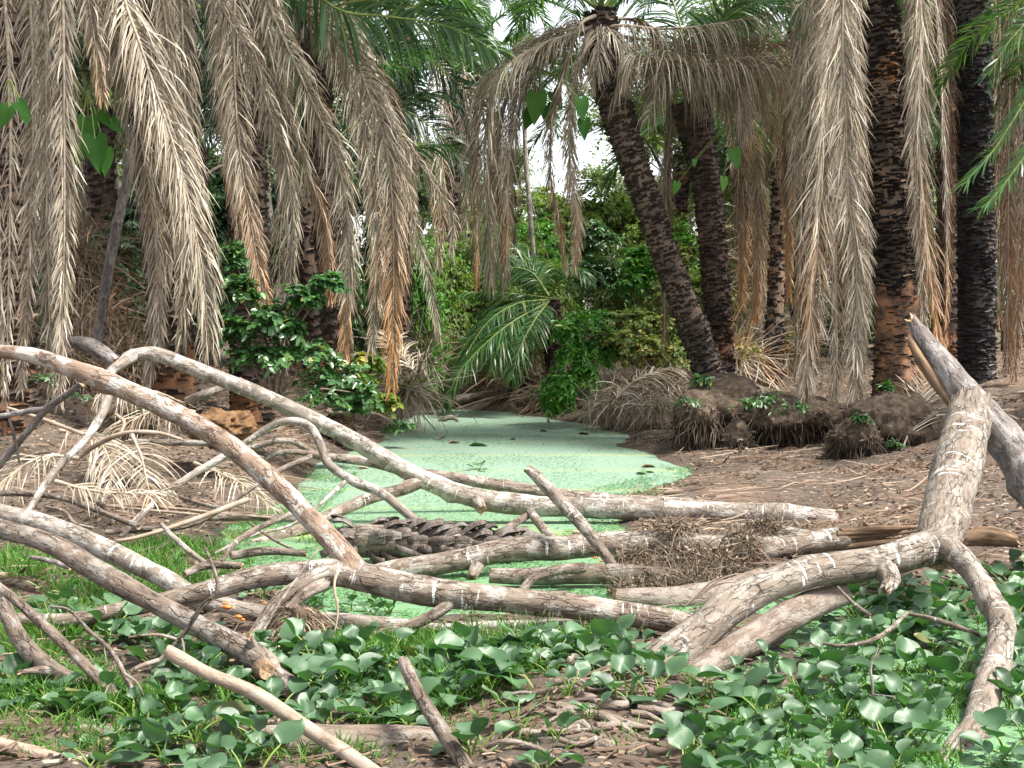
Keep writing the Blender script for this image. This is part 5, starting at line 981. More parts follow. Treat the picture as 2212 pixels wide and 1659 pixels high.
timber('fallen_log', 'log under the left limb of the forked trunk, sawn off at its right end', 'log', [('trunk', [(1822, 1283, 7.45, 48), (1770, 1300, 7.35, 58), (1722, 1322, 7.2, 64), (1640, 1370, 7.0, 66), (1550, 1425, 6.8, 66), (1490, 1465, 6.65, 60)])], 'bark_mud', seed=123)
timber('fallen_branch', 'charred log lying at the far end of the pond', 'log', [('trunk', [(845, 868, 27.5, 14), (930, 866, 27.6, 18), (1010, 860, 27.7, 20), (1090, 846, 27.8, 16)]), ('branch', [(985, 884, 27.1, 5), (1035, 868, 27.2, 6), (1095, 852, 27.3, 6)], 'wood_bare')], 'bark_brown', seed=124)
timber('driftwood', 'crooked dark driftwood sticking out of the far water', 'driftwood', [('trunk', [(938, 916, 24.3, 5), (955, 908, 24.2, 10), (970, 902, 24.2, 12), (985, 904, 24.2, 10)]), ('branch', [(982, 903, 24.2, 8), (990, 912, 24.1, 6), (988, 920, 24.0, 5)]), ('branch', [(980, 902, 24.2, 6), (990, 896, 24.2, 3)])], 'bark_brown', seed=125)
timber('driftwood', 'small chip of driftwood afloat in mid pond', 'driftwood', [('trunk', [(940, 948, 20.2, 3), (955, 945, 20.2, 7), (962, 940, 20.2, 3)])], 'bark_brown', seed=126)
timber('fallen_branch', 'dark root limb sticking out of the left bank above the orange soil', 'branch', [('trunk', [(405, 865, 12.5, 16), (440, 852, 12.4, 20), (480, 838, 12.5, 16), (520, 820, 12.7, 12)])], 'bark_brown', seed=127)
timber('fallen_log', 'grey log end in the shade of the left bank behind the pale limb', 'log', [('trunk', [(150, 738, 14.6, 24), (190, 745, 14.5, 34), (225, 765, 14.3, 34), (250, 785, 14.2, 30)])], 'bark_grey', seed=128)
# sticks of the left-hand heap
G = 'dry sticks heaped on the left bank'
for k, (lab, mt, pts) in enumerate([
    ('grey branch rising to meet the peeling limb from below', 'bark_grey', [(-30, 1035, 9.4, 15), (0, 1003, 9.3, 16), (62, 930, 9.1, 16), (100, 885, 9.0, 17), (177, 829, 8.75, 14)]),
    ('thin grey branch joining the rising branch from the left edge', 'bark_grey', [(-40, 905, 9.1, 12), (0, 900, 9.1, 13), (60, 888, 9.05, 13), (98, 884, 9.0, 12)]),
    ('straight tan stick sloping down from the left hanging fronds', 'wood_bare', [(17, 881, 10.4, 7), (90, 905, 10.3, 9), (180, 938, 10.1, 9)]),
    ('dark thin stick hanging below the rising branch', 'bark_brown', [(15, 885, 9.1, 6), (30, 940, 9.1, 6), (42, 1000, 9.1, 5)]),
    ('small white peeled branch ending above the twig fork', 'bark_pale', [(348, 1132, 9.2, 9), (380, 1165, 9.1, 12), (416, 1196, 9.0, 13), (461, 1228, 8.9, 12)]),
    ('brown stick lying level above the grass patch', 'bark_brown', [(230, 1150, 10.3, 12), (364, 1138, 10.2, 14), (416, 1121, 10.2, 16), (520, 1117, 10.3, 16), (660, 1122, 10.4, 14)]),
    ('long brown stick sagging across the left heap', 'bark_brown', [(-20, 1066, 10, 12), (60, 1066, 10, 14), (140, 1077, 9.9, 14), (225, 1108, 9.7, 14), (300, 1138, 9.5, 12)]),
    ('stick rising right to the water edge past the peeling limb', 'bark_brown', [(330, 1148, 9.9, 10), (430, 1128, 10, 10), (548, 1052, 10.2, 10), (604, 1016, 10.4, 12), (672, 986, 10.6, 10)]),
    ('thin stick slanting over the grass to the pond, left of the peeling limb', 'bark_tan', [(480, 1212, 8.6, 8), (510, 1170, 8.7, 13), (570, 1135, 8.9, 14), (640, 1105, 9.1, 12), (668, 1088, 9.2, 8)]),
    ('thin pale rod beneath the whitened pond branch', 'bark_pale', [(464, 1195, 9.6, 6), (540, 1158, 9.8, 8), (640, 1128, 10, 8), (745, 1042, 10.4, 10)]),
    ('tan pole lying towards the bent knee branch', 'wood_bare', [(200, 1175, 9.6, 9), (300, 1160, 9.7, 10), (420, 1122, 9.9, 11), (532, 1080, 10.1, 12)]),
    ('dark crooked stick left of the dry frond on the ground', 'bark_brown', [(255, 985, 11.4, 8), (300, 1010, 11.2, 10), (360, 1060, 10.9, 9), (440, 1090, 10.6, 9), (500, 1100, 10.5, 7)]),
    ('pale rod flat on the soil at the foot of the heap', 'wood_bare', [(240, 1092, 10.5, 6), (340, 1095, 10.4, 6), (470, 1108, 10.3, 6), (585, 1118, 10.3, 5)]),
    ('thin rod just below the flat pale rod', 'wood_bare', [(150, 1082, 10.4, 5), (280, 1098, 10.3, 6), (430, 1112, 10.2, 6)]),
    ('dark stub poking up by the sagging stick', 'bark_brown', [(250, 1130, 9.9, 14), (225, 1095, 10, 12), (190, 1072, 10.1, 8)]),
    ('curled thin stick in the grass at left', 'bark_tan', [(100, 1095, 9.5, 6), (140, 1105, 9.4, 8), (160, 1130, 9.3, 8), (200, 1140, 9.3, 6)]),
    ('short stick hidden in grass below the knotted log', 'bark_grey', [(65, 1203, 8.2, 8), (110, 1212, 8.1, 12), (150, 1225, 8.0, 14)]),
    ('grey stick lying in the grass behind the fallen tree trunk', 'bark_brown', [(400, 1240, 8.5, 14), (450, 1220, 8.6, 18), (520, 1222, 8.6, 16)]),
    ('sunken mossy stick at the near pond edge', 'bark_brown', [(500, 1200, 8.9, 18), (580, 1190, 9, 18), (660, 1196, 9, 14)]),
    ('twisted dry stem running along the pond edge beneath the peeling limb', 'bark_tan', [(540, 1130, 9.8, 6), (590, 1165, 9.6, 7), (640, 1190, 9.4, 6)]),
    ('arched bare frond stalk over the left heap', 'wood_bare', [(168, 992, 11, 8), (210, 960, 10.9, 11), (270, 936, 10.8, 11), (340, 935, 10.8, 9), (395, 950, 10.9, 5)]),
    ('short curved stick standing in the bank hollow', 'wood_bare', [(250, 895, 11.9, 7), (268, 912, 11.8, 8), (262, 935, 11.7, 5)])]):
    timber('dry_stick', lab, 'stick', [('stick', pts)], mt, G, 200 + k, (.01, .02), amp=.13)
# the dark twig in front of the logs, and other fine sticks
def twiggy(label, mat, lines, seed, name='forked_twig'):
    timber(name, label, 'twig', [('twig', l) for l in lines], mat, None, seed, (.005, .005), amp=.12)
twiggy('dark forked twig standing before the crossing limbs at left', 'bark_brown', [[(330, 1440, 6.2, 13), (360, 1412, 6.2, 12), (400, 1365, 6.2, 10), (430, 1320, 6.2, 10), (468, 1278, 6.2, 9), (468, 1250, 6.2, 8), (455, 1210, 6.2, 7), (440, 1180, 6.2, 5)], [(385, 1382, 6.2, 7), (350, 1372, 6.2, 7), (310, 1372, 6.15, 7), (280, 1376, 6.1, 5)],
    [(415, 1335, 6.2, 7), (448, 1296, 6.1, 5), (480, 1300, 6.05, 3)], [(345, 1425, 6.2, 10), (300, 1440, 6.1, 11), (280, 1452, 6, 9)], [(392, 1376, 6.2, 5), (398, 1400, 6.15, 4), (396, 1425, 6.1, 3)]], 300)
twiggy('grey twig hanging in the hyacinths between the curved limb and the pale stick', 'bark_brown', [[(110, 1310, 6.4, 5), (150, 1318, 6.3, 7), (190, 1360, 6.2, 9), (240, 1405, 6.1, 10), (275, 1470, 5.9, 11), (300, 1520, 5.8, 13), (345, 1560, 5.7, 14)], [(268, 1455, 5.9, 7), (300, 1480, 5.8, 6), (320, 1540, 5.75, 5)], [(235, 1480, 5.8, 5), (215, 1530, 5.75, 4), (205, 1580, 5.7, 4)]], 310)
twiggy('thin pale twig standing among the hyacinths at right', 'bark_pale', [[(1870, 1560, 5.9, 7), (1885, 1500, 5.9, 7), (1880, 1440, 5.9, 6), (1890, 1420, 5.9, 5), (1897, 1395, 5.9, 3)], [(1890, 1425, 5.9, 4), (1902, 1405, 5.9, 3)], [(1885, 1500, 5.9, 4), (1930, 1505, 5.8, 3)]], 320)
twiggy('brown runner twig among hyacinths, left of the curving limb', 'bark_tan', [[(1810, 1268, 7.2, 6), (1840, 1300, 7.1, 8), (1880, 1330, 7.0, 8)], [(1960, 1325, 7.1, 8), (2020, 1338, 7.0, 10), (2090, 1362, 6.9, 11), (2120, 1375, 6.9, 8)], [(1780, 1390, 6.6, 7), (1830, 1395, 6.55, 9), (1900, 1375, 6.6, 11), (1960, 1325, 7.1, 9)]], 330)
twiggy('long white line of a peeled twig leaning on the fallen tree trunk', 'bark_pale', [[(690, 1182, 7.3, 4), (640, 1250, 7.2, 5), (590, 1325, 7.1, 6), (560, 1380, 7.0, 5)]], 340)
twiggy('orange dry grass stem cluster beside the left limb of the forked trunk', 'wood_bare', [[(1480, 1310, 7.6, 4), (1530, 1262, 7.6, 5), (1560, 1245, 7.6, 3)], [(1500, 1290, 7.6, 4), (1560, 1250, 7.6, 4), (1600, 1240, 7.6, 3), (1612, 1252, 7.6, 2)], [(1490, 1300, 7.6, 4), (1550, 1262, 7.6, 4), (1592, 1258, 7.6, 2)]], 350)
# orange fungus on the whitened log and the middle log
log_w = bpy.data.objects['whitened_log']; log_m = bpy.data.objects['fallen_log']
def fungus(parent, px, py, d, w):
    mb = MB(); c = at(px, py, d); r = w * d / F; blob(mb, c, (r, r * .6, r * .55), 2, .3, 2, int(px)); o = mb.build('bracket_fungus', M['fungus'], None, c); o.parent = parent; o.location = c - np.array(parent.location)
for q in [(492, 1312, 7.66, 9), (487, 1303, 7.66, 5), (516, 1332, 7.64, 7), (524, 1338, 7.64, 5), (478, 1310, 7.68, 3), (700, 1331, 7.58, 4), (706, 1350, 7.57, 4), (572, 1303, 7.66, 5)]: fungus(log_w, *q)
for q in [(1628, 1195, 9.52, 6), (1638, 1180, 9.55, 6), (1622, 1210, 9.5, 6), (1286, 1205, 9.3, 5), (1300, 1212, 9.28, 4)]: fungus(log_m, *q)
# root clump dangling from the fallen tree's stub
def clump(label, blobs, nf, seed):
    t = thing('root_clump', (blobs[0][0][0], blobs[0][0][1], 0.0), label, 'root clump'); mb = MB(); fb = MB()
    for k, (c, r) in enumerate(blobs):
        W, V = blob(mb, c, r, 4, .3, 2.2, seed + k); i = rng.integers(0, len(V), nf)
        ribbons(fb, W[i], V[i] * [1, 1, .4] + rng.normal(0, .3, (nf, 3)) - np.array((0, 0, .6)), rng.uniform(.05, .2, nf), rng.uniform(.004, .009, nf), 1.8, 4, None, 0, rng.random(nf) * .9 + .1, 0, .15, np.array([1, 1, .9, .8, .5]))
    mb.build('soil', M['soil_root'], t); fb.build('root_fibres', M['root_pale'], t)
M['root_pale'] = m_leaf('pale_root', [(0, (0.08, 0.055, 0.038)), (0.5, (0.2, 0.15, 0.105)), (1, (0.38, 0.3, 0.22))], 0.8, 0.2, 0)
clump('hanging clump of fibrous roots under the broken stub of the fallen tree', [(at(645, 1370, 7.15), (.1, .1, .12)), (at(610, 1400, 7.1), (.09, .1, .09)), (at(680, 1405, 7.1), (.1, .1, .1)), (at(650, 1335, 7.25), (.06, .07, .07))], 330, 3)
# fallen palm trunk in the water, covered in leaf bases
def scaly(label):
    pts = [(752, 1178, 9.75, 66), (775, 1170, 9.75, 90), (830, 1170, 9.75, 92), (900, 1174, 9.8, 86), (980, 1176, 9.85, 78), (1060, 1180, 9.9, 66), (1108, 1184, 9.95, 46)]
    P = np.array([at(*q[:3]) for q in pts]); R = np.array([q[3] * q[2] / F / 2 for q in pts]) * .8; t = thing('fallen_palm_trunk', P[0], label, 'log')
    mb = MB(); tube(mb, P, R, 18, .05, .1, 4, 0, 0, 5); mb.build('core', M['bark_brown'], t)
    Q, s = resample(np.column_stack([P, R]), .075); P, R = Q[:, :3], Q[:, 3]; T = tang(P); Nn = frames(T, (0, 0, 1)); B = np.cross(T, Nn); mb = MB(); g = np.random.default_rng(4)
    for i in range(len(P)):
        for j in range(8):
            a = (j + .5 * (i % 2) + g.normal(0, .25)) * 2 * pi / 8; o = Nn[i] * cos(a) + B[i] * sin(a); sd = -Nn[i] * sin(a) + B[i] * cos(a); d = 1 if i > 1 else -1
            L = g.uniform(.11, .19); w = g.uniform(.055, .09); b0 = P[i] + o * R[i] * .86; lift = g.uniform(.15, .75); u = np.linspace(0, 1, 5); rows = []
            for k, uu in enumerate(u):
                ww = w * [1, 1, .95, .85, .6][k] * (1 + g.normal(0, .1)); c = b0 + T[i] * d * L * uu + o * (lift * L * uu + .03 * sin(pi * uu))
                rows.append([c - sd * ww / 2, c - sd * ww * .25 + o * ww * .2, c + o * ww * .28, c + sd * ww * .25 + o * ww * .2, c + sd * ww / 2])
            top = np.array(rows); bot = top - o * .012
            V = np.concatenate([top.reshape(-1, 3), bot.reshape(-1, 3)]); bkv = np.concatenate([(V - P[i])]) + s[i]
            mb.add(V, np.concatenate([grid_faces(5, 5, False), grid_faces(5, 5, False, 25), [[20 + q, 21 + q, 46 + q, 45 + q] for q in range(4)], [[q * 5, q * 5 + 5, q * 5 + 30, q * 5 + 25] for q in range(4)], [[q * 5 + 4, q * 5 + 9, q * 5 + 34, q * 5 + 29] for q in range(4)]]), 0, g.random(), bkv)
    mb.build('leaf_bases', M['scale'], t)
M['scale'] = m_bark('weathered_leaf_base', (0.03, 0.023, 0.018), (0.085, 0.066, 0.055), (0.2, 0.165, 0.145), .12, .3, loc=(3, 9, 9))
scaly('fallen palm trunk covered in scaly leaf bases, half in the water')
# dry bramble heap over the middle log
BR = [lump(1400, 1245, 8.9, 80, 18), lump(1490, 1250, 8.8, 85, 22), lump(1560, 1222, 8.9, 60, 28), lump(1600, 1172, 9.3, 45, 26), lump(1510, 1190, 9.1, 85, 18), lump(1540, 1280, 8.6, 60, 16), lump(1440, 1288, 8.5, 70, 14), lump(1370, 1200, 9.2, 45, 16), lump(1650, 1135, 9.5, 40, 16), lump(1450, 1140, 9.5, 70, 10), lump(1350, 1275, 8.6, 40, 12)]
M['twig_leaf'] = m_leaf('bramble_twig', [(0, (.045, .034, .025)), (.5, (.16, .12, .088)), (1, (.36, .285, .21))], .8, .2, 0)
tangle('dry_bramble', 'dry brown bramble heaped over the middle log', BR, 210, .26, 'twig_leaf', .006, 9, 'bramble', None, .05, wig=.3, parts=('twig_leaf', 330, .03))
tangle('brush_heap', 'loose brown bark strips by the end of the arching limb', [lump(1860, 1130, 11, 90, 16), lump(1950, 1125, 11.2, 70, 14)], 60, .35, 'dead_dark', .018, 10, wig=.1, down=.9)
# dry fronds lying about
def lying(label, specs):
    t0 = at(*specs[0][0][0]); t = thing('fallen_frond', t0, label, 'dry frond', 'dry fronds on the ground') if len(specs) > 1 else None
    for pts, kw in specs:
        mb = MB(); k = dict(L=.42, W=.011, per_m=40, a0=55, a1=30, droop=.8, jit=.1, wig=.06, r0=.012); k.update(kw); frond(mb, px_path(pts), **k)
        o = mb.build('frond' if t else 'fallen_frond', [M['dead'], M['stalk_dead']], t, None if t else t0)
        if not t: tag(o, label, 'dry frond', 'dry fronds on the ground')
for lab, pts, kw in [('dry frond leaning stalk down on the rounded root mound', [(1940, 995, 15.8), (1968, 920, 16.1), (1985, 870, 16.4), (2000, 800, 16.9)], dict(L=.55, W=.02, roll=.2, bare=.22, a0=45, droop=.3)),
    ('white dry frond fanned out on the left heap', [(170, 990, 10.7), (110, 985, 10.6), (60, 1000, 10.4), (0, 1045, 10.2), (-40, 1085, 10)], dict(L=.55, droop=1.5)),
    ('dry frond curling over with pale ribs in the middle of the left heap', [(285, 940, 10.7), (305, 985, 10.5), (315, 1030, 10.4), (328, 1085, 10.3)], dict(L=.45, droop=1.2, a0=75)),
    ('dry frond draped from behind the peeling limb to the pond edge', [(420, 1000, 11.6), (470, 1020, 11.4), (530, 1050, 11.2), (590, 1100, 11)], dict(L=.4, droop=1.4)),
    ('grey dry frond hanging behind the left end of the heap', [(130, 930, 11.6), (200, 945, 11.4), (235, 990, 11.2), (240, 1060, 11)], dict(L=.6, droop=1.6, mat=None)),
    ('dry frond lying above the dark hollow in the left bank', [(180, 870, 13), (250, 850, 12.8), (320, 870, 12.6), (390, 905, 12.4)], dict(L=.6, droop=1.3)),
    ('dry frond spread at the foot of the tall pale swept fronds', [(420, 890, 12.6), (360, 880, 12.4), (300, 900, 12.2), (250, 930, 12)], dict(L=.6, droop=1.5)),
    ('pale dry frond sticking out of the bank beside the dipping green palm', [(900, 810, 24), (870, 770, 24.2), (850, 740, 24.4), (840, 720, 24.6)], dict(L=.7, W=.03, droop=1.2)),
    ('green white frond fan at the water, left shore', [(905, 870, 23), (880, 850, 23), (862, 830, 23), (850, 800, 23)], dict(L=.45, W=.035, droop=.5)),
    ('dry frond flat on the soil left of the leaf littered shore', [(120, 1040, 10), (200, 1060, 9.9), (300, 1065, 9.9), (400, 1050, 10)], dict(L=.35, droop=.8)),
    ('dry frond slumped over the brush heap on the right shore', [(1320, 875, 21.6), (1360, 830, 21.8), (1410, 805, 22), (1460, 800, 22.2)], dict(L=.8, W=.02, droop=1.6)),
    ('dry frond lying along the bank behind the weeds', [(1560, 840, 20.4), (1620, 830, 20.2), (1680, 850, 20), (1740, 850, 19.9)], dict(L=.5, droop=.8))]:
    kw.pop('mat', None); lying(lab, [(pts, kw)])
# orange crumbly soil lump and dark hollow on the left bank
mb = MB(); blob(mb, at(480, 925, 13.6), (.3, .3, .17), 5, .3, 2.6, 4); M['orange_soil'] = m_plain('orange_soil', [(0.3, (0.05, 0.03, 0.018)), (0.5, (0.13, 0.074, 0.038)), (0.7, (0.22, 0.135, 0.068))], 16, .95, .1, coord='pos', bs=1)
tag(mb.build('soil_mound', M['orange_soil'], None, at(475, 905, 13.2)), 'crumbled orange earth on the left bank, below the pale limb', 'soil mound')
mb = MB(); blob(mb, at(285, 912, 12.8), (.26, .3, .15), 5, .35, 2.0, 8); tag(mb.build('root_hollow', M['soil_root'], None, at(285, 912, 12.8)), 'dark rooty overhang in the left bank behind the peeling limb', 'root mound')
# ------------------------------------------------------------------ the near marsh
AX = np.vstack(AXES)
# water hyacinth: six leaf shapes, each a blade on a swollen stalk
def hyacinth_leaf(seed):
    g = np.random.default_rng(seed); mb = MB(); h = g.uniform(.035, .13); L = g.uniform(.095, .15); out = g.uniform(.03, .1)
    st = np.array([(0, 0, -.03), (out * .25, 0, h * .35), (out * .6, 0, h * .75), (out, 0, h)]); tube(mb, st, [.0065, .006, .0048, .0038], 7, .02, .05, mi=1, cap=1)
    u = np.linspace(0, 1, 10); w = np.interp(u, [0, .06, .2, .42, .65, .85, .96, 1], [.05, .28, .46, .52, .46, .28, .12, .02]) * L * g.uniform(.92, 1.15)
    el = g.uniform(.1, 1.45); cup = g.uniform(-.05, .5); q = np.linspace(-1, 1, 7); wv = g.uniform(.02, .085); rows = []
    c = st[-1].copy(); d = np.array((cos(el), 0, sin(el)))
    for k in range(10):
        n = np.array((-d[2], 0, d[0])); hw = w[k]
        rows.append([c + np.array((0, 1, 0)) * hw * x * (1 - .2 * cup * x * x) + n * (cup * hw * x * x + wv * L * sin(5 * u[k] + 2.5 * x + seed)) for x in q])
        c = c + d * L / 9; e = g.uniform(-.12, .06) - .03; d = np.array((d[0] * cos(e) - d[2] * sin(e), 0, d[0] * sin(e) + d[2] * cos(e)))
    V = np.array(rows).reshape(-1, 3); mb.add(V, grid_faces(10, 7, False), 0, .5, V)
    return mb
def m_hyac(name, c0, c1):
    m, t, p, o = nodes(name); oi = t.nodes.new('ShaderNodeObjectInfo'); pos = N_(t, 'ShaderNodeNewGeometry').outputs['Position']
    n = noise_(t, pos, 14, 4); c = mix(t, mth(t, 'ADD', mth(t, 'MULTIPLY', oi.outputs['Random'], .6), mth(t, 'MULTIPLY', n, .5)), c0, c1)
    c = mix(t, mrange(t, oi.outputs['Random'], .992, .996), c, (.11, .12, .03))
    spots = noise_(t, pos, 30, 5, .7); c = mix(t, mrange(t, spots, .62, .68, 0, .8), c, (.14, .11, .05))
    t.links.new(c, p.inputs['Base Color']); p.inputs['Roughness'].default_value = .5; p.inputs['Specular IOR Level'].default_value = .7
    bk = attr(t, 'bk', 'Vector'); sx = t.nodes.new('ShaderNodeSeparateXYZ'); t.links.new(bk, sx.inputs[0])
    bump(t, noise_(t, pos, 60, 3), p, .25, .004)
    tr = t.nodes.new('ShaderNodeBsdfTranslucent'); t.links.new(mix(t, 1, c, (1.0, 1.5, .45), 'MULTIPLY'), tr.inputs[0]); mx = t.nodes.new('ShaderNodeMixShader'); mx.inputs[0].default_value = .25
    t.links.new(p.outputs[0], mx.inputs[1]); t.links.new(tr.outputs[0], mx.inputs[2]); t.links.new(mx.outputs[0], o.inputs[0]); return m
M['hyac'] = m_hyac('hyacinth_leaf', (.007, .042, .011), (.092, .18, .08)); M['hyac_stalk'] = m_plain('hyacinth_stalk', [(.3, (.07, .14, .025)), (.7, (.2, .26, .05))], 20, .4)
HL = [hyacinth_leaf(k).mesh('leaf', [M['hyac'], M['hyac_stalk']]) for k in range(14)]
PATCH = [
    ('small hyacinth plant in the litter at the left edge, below the curved limb', [(0, 1480), (160, 1500), (420, 1560), (150, 1570), (0, 1560)], 10),
    ('floating hyacinth plant in the dense patch between the forked trunk limbs', [(1640, 1400), (1740, 1320), (1900, 1265), (2080, 1270), (2120, 1340), (2110, 1470), (2040, 1540), (1960, 1700), (1480, 1700), (1470, 1560), (1560, 1460)], 112),
    ('floating hyacinth plant right of the curving limb at the right edge', [(2170, 1260), (2212, 1240), (2230, 1659), (2140, 1659), (2185, 1540), (2190, 1400)], 20),
    ('floating hyacinth plant in front of the fallen tree, left of the forked trunk', [(720, 1440), (960, 1430), (1100, 1410), (1300, 1410), (1400, 1440), (1330, 1475), (1100, 1510), (900, 1540), (720, 1540)], 60),
    ('hyacinth plant between the knotted log and the upright broken stick', [(540, 1390), (700, 1420), (870, 1500), (900, 1590), (690, 1590), (620, 1540)], 26),
    ('hyacinth plant between the knotted log and the pale barkless stick', [(290, 1400), (480, 1420), (640, 1530), (560, 1570), (420, 1530), (280, 1440)], 20),
    ('hyacinth plant behind the curved limb at bottom left', [(80, 1340), (280, 1340), (320, 1430), (200, 1440), (120, 1400)], 14),
    ('hyacinth plant sprouting beside the mud caked log', [(150, 1570), (480, 1560), (620, 1590), (560, 1700), (200, 1700)], 18),
    ('hyacinth plant on the brown mud near the bottom edge', [(900, 1600), (1100, 1560), (1200, 1480), (1420, 1470), (1460, 1690), (1040, 1690)], 14),
    ('hyacinth plant behind the fallen tree trunk by the whitened log', [(500, 1285), (700, 1290), (900, 1310), (1050, 1330), (800, 1335), (520, 1300)], 8)]
placed = []; gh = np.random.default_rng(77)
for lab, poly, n in PATCH:
    q = scatter(poly, n * 20, .03); c = 0
    for x, y in q:
        if c >= n: break
        dd_ = np.hypot(AX[:, 0] - x, AX[:, 1] - y)
        if np.any((dd_ < AX[:, 3] + .03) & (AX[:, 2] < .3)): continue
        if placed and np.min(np.hypot(*(np.array(placed) - (x, y)).T)) < .105: continue
        placed.append((x, y)); c += 1; z = max(hz(x, y), 0.0)
        t = thing('water_hyacinth', (x, y, z), lab, 'water hyacinth', 'water hyacinths in the near marsh'); t.rotation_euler = (0, 0, gh.uniform(0, 6.28)); s = gh.uniform(.5, 1.0); t.scale = (s, s, s)
        m = gh.integers(4, 8)
        for k in range(m):
            o = bpy.data.objects.new('leaf', HL[gh.integers(len(HL))]); COL.objects.link(o); o.parent = t; o.rotation_euler = (gh.normal(0, .12), gh.normal(.08, .15), 2 * pi * (k + gh.uniform(-.3, .3)) / m); k_ = gh.uniform(.7, 1.1); o.scale = (k_, k_, k_); o.location = (gh.normal(0, .012), gh.normal(0, .012), 0)
# grass
gr = MB()
for poly, n, L in [([(0, 1205), (160, 1225), (330, 1180), (470, 1180), (600, 1230), (640, 1215), (560, 1270), (330, 1330), (100, 1310), (0, 1280)], 8000, .11), ([(0, 1340), (260, 1330), (300, 1420), (160, 1440), (0, 1480)], 4200, .1), ([(330, 1400), (540, 1420), (640, 1520), (500, 1560), (380, 1520)], 1000, .09),
                   ([(700, 1400), (1300, 1400), (1180, 1490), (900, 1560), (820, 1600), (700, 1500)], 5200, .11), ([(720, 1390), (1400, 1370), (1300, 1430), (720, 1450)], 1500, .12), ([(1480, 1480), (1760, 1440), (2080, 1400), (2080, 1659), (1480, 1659)], 4200, .08),
                   ([(480, 1140), (600, 1095), (650, 1060), (630, 1110), (540, 1160), (470, 1210)], 900, .06), ([(0, 1500), (200, 1500), (420, 1560), (200, 1570), (0, 1560)], 2600, .09), ([(930, 1560), (1080, 1500), (1420, 1480), (1460, 1659), (950, 1659)], 500, .07), ([(0, 1440), (200, 1440), (420, 1560), (700, 1600), (900, 1659), (0, 1659)], 2600, .07), ([(640, 1140), (760, 1140), (760, 1190), (640, 1200)], 260, .1), ([(1340, 1060), (1480, 1050), (1500, 1090), (1360, 1090)], 300, .05)]:
    q = scatter(poly, n, .02); h = hgt(q[:, 0], q[:, 1]); cl = fbm(np.column_stack([q * 3.0, 0 * h]), 31, 3) > -.12; q, h = q[cl], np.maximum(h[cl], 0); k = len(q); a = rng.random(k) * 2 * pi; t_ = rng.uniform(.15, .9, k)
    ribbons(gr, np.column_stack([q, h - .005]), np.column_stack([np.cos(a) * t_, np.sin(a) * t_, np.ones(k)]), L * rng.uniform(.5, 1.5, k), rng.uniform(.004, .009, k), rng.uniform(.4, 1.6, k), 4, None, 0, np.clip(rng.normal(.5, .22, k), 0, 1), 0, .03)
M['grass'] = m_leaf('marsh_grass', [(0, (.04, .12, .018)), (.5, (.085, .225, .035)), (.85, (.15, .31, .055)), (1, (.34, .3, .12))], .45, .4, .35, None, (1, 1.1, .4))
tag(gr.build('grass', M['grass']), kind='stuff')
# muddy roots and stumps in the near mud
t = thing('root_tangle', gp(1280, 1560, .05), 'tangle of muddy roots on the brown hummock at bottom centre', 'roots'); gm = np.random.default_rng(9)
for k in range(42):
    x, y = gm.uniform(1040, 1470), gm.uniform(1450, 1650); p = gp(x, y, .05); p[2] = hz(p[0], p[1]); a = gm.uniform(-.9, 1.2); L = gm.uniform(.15, .5); pts = []
    for j in range(5):
        z = max(hz(p[0], p[1]), 0) + gm.uniform(.0, .035); pts.append((p[0], p[1], z)); a += gm.normal(0, .5); p = p + np.array((cos(a), sin(a) * .6, 0)) * L / 4
    mb = MB(); r = gm.uniform(.004, .02); tube(mb, pts, [r, r, r * .9, r * .7, r * .4], 8, .03, .15, 6, seed=k); mb.build('root', M['bark_mud' if k % 3 else 'bark_tan'], t)
for k, (px, py, w, h, lab) in enumerate([(1318, 1545, 40, .10, 'muddy round stump on the hummock, farthest of three'), (1300, 1630, 52, .09, 'muddy round stump at the bottom edge, left of the pair'), (1375, 1632, 52, .08, 'muddy round stump at the bottom edge, right of the pair')]):
    p = gp(px, py, .05); mb = MB(); b0 = p + np.array((.03, .12, -.06)); r = w / 2 * p[1] / F; tube(mb, [b0, (b0 + p) / 2 + np.array((0, 0, .02)), p + np.array((0, -.03, h * .3))], [r * 1.1, r * 1.05, r * .9], 16, .02, .2, 6, seed=k, fine=.04)
    tag(mb.build('muddy_stump', M['bark_mud'], None, p), lab, 'stump', 'muddy stumps at the bottom edge')
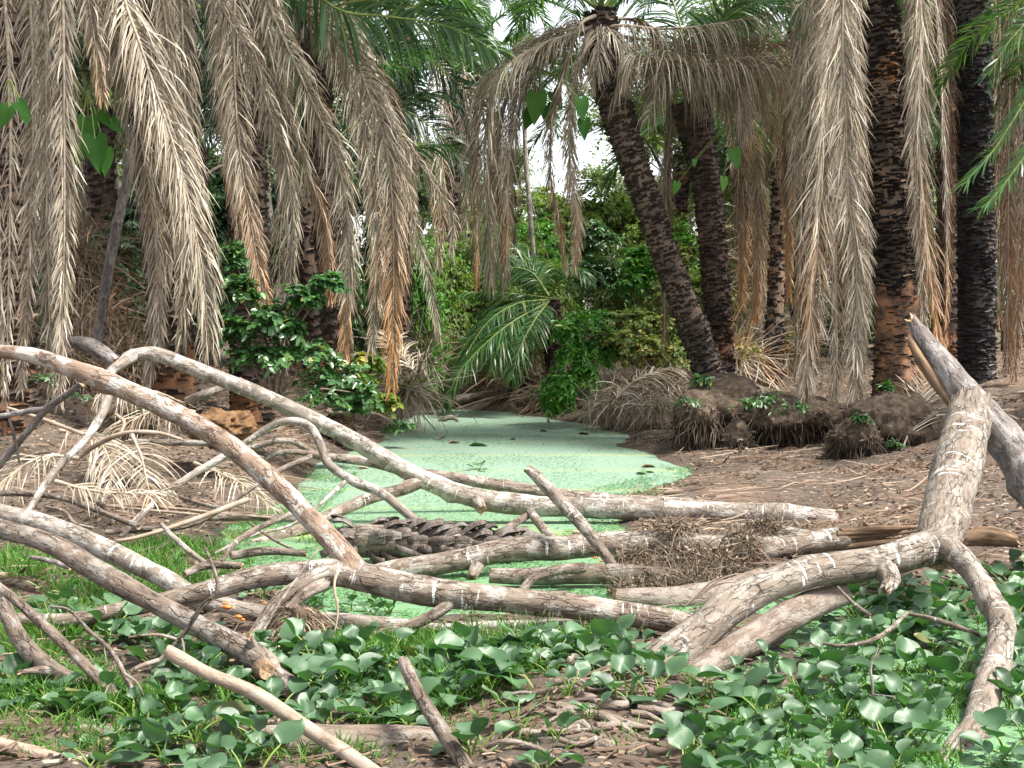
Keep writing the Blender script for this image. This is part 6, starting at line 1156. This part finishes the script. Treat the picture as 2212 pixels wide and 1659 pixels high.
# things afloat on the pond
def floater(name, label, px, py, L, mat, rz, n=1, cat='leaf'):
    mb = MB(); p = gp(px, py, .006); g = np.random.default_rng(int(px)); a = rz + np.arange(n) * 2.1
    leaves(mb, np.zeros((n, 3)) + np.array((0, 0, .004)), np.column_stack([np.cos(a), np.sin(a), np.full(n, .25 if n > 1 else .04)]), np.tile((0, 0, 1.), (n, 1)), L, L * .5, .3, 0, g.random(n), .15); o = mb.build(name, M[mat]); o.location = p; tag(o, label, cat, 'leaves afloat on the pond')
for q in [('floating_leaf', 'dark leaf afloat in mid pond, longest of the floating leaves', 1012, 963, .3, 'green_dark', 0), ('floating_leaf', 'dry leaf afloat near the left shore below the driftwood chip', 968, 957, .2, 'litter', .3), ('floating_leaf', 'rust coloured leaf afloat close to the right shore', 1385, 1009, .2, 'litter', .2), ('floating_leaf', 'small dry leaf afloat above mid pond', 1102, 950, .13, 'litter', 1), ('floating_leaf', 'brown leaf afloat under the knee branch by the left shore', 770, 1012, .16, 'litter', .1),
          ('floating_leaf', 'dry leaf afloat on the far water right of centre', 1165, 932, .16, 'litter', .5), ('floating_leaf', 'dry leaf afloat near the dark streak on the far right water', 1248, 938, .2, 'litter', 0), ('floating_leaf', 'little dark leaf afloat below the rust coloured one', 1372, 1024, .14, 'green_dark', .1), ('floating_leaf', 'little dark leaf beside another below the rust coloured leaf', 1394, 1021, .12, 'green_dark', .4)]: floater(*q)
p = gp(1035, 1016, 0); t = thing('seedling', p, 'lone green seedling growing out of the duckweed in mid pond', 'seedling')
for k in range(4):
    o = bpy.data.objects.new('leaf', HL[k]); COL.objects.link(o); o.parent = t; o.rotation_euler = (0, 0, k * 1.7); o.scale = (.9, .9, .6)
# dead leaves lying singly on the near right bank
for k, (px, py, L, lab) in enumerate([(1540, 1085, .35, 'long curled dry sheath on the leaf litter behind the arching limb'), (1730, 1050, .3, 'pinkish dry sheath on the right bank'), (1800, 1050, .26, 'pale dry sheath below the rounded root mound'), (1430, 1072, .3, 'dark dry sheath at the pond edge'), (1345, 995, .28, 'dry sheath on the shore below the undercut mound')]):
    p = ground_at(px, py, 8); mb = MB(); leaves(mb, np.zeros((1, 3)) + np.array((0, 0, .03)), np.array([[1, .3, .1]]), np.array([[0, -.4, 1.]]), L * .8, L * .2, .3, 0, np.array([.55]), .05); o = mb.build('dry_sheath', M['litter']); o.location = p; tag(o, lab, 'dry sheath', 'dry sheaths on the right bank')
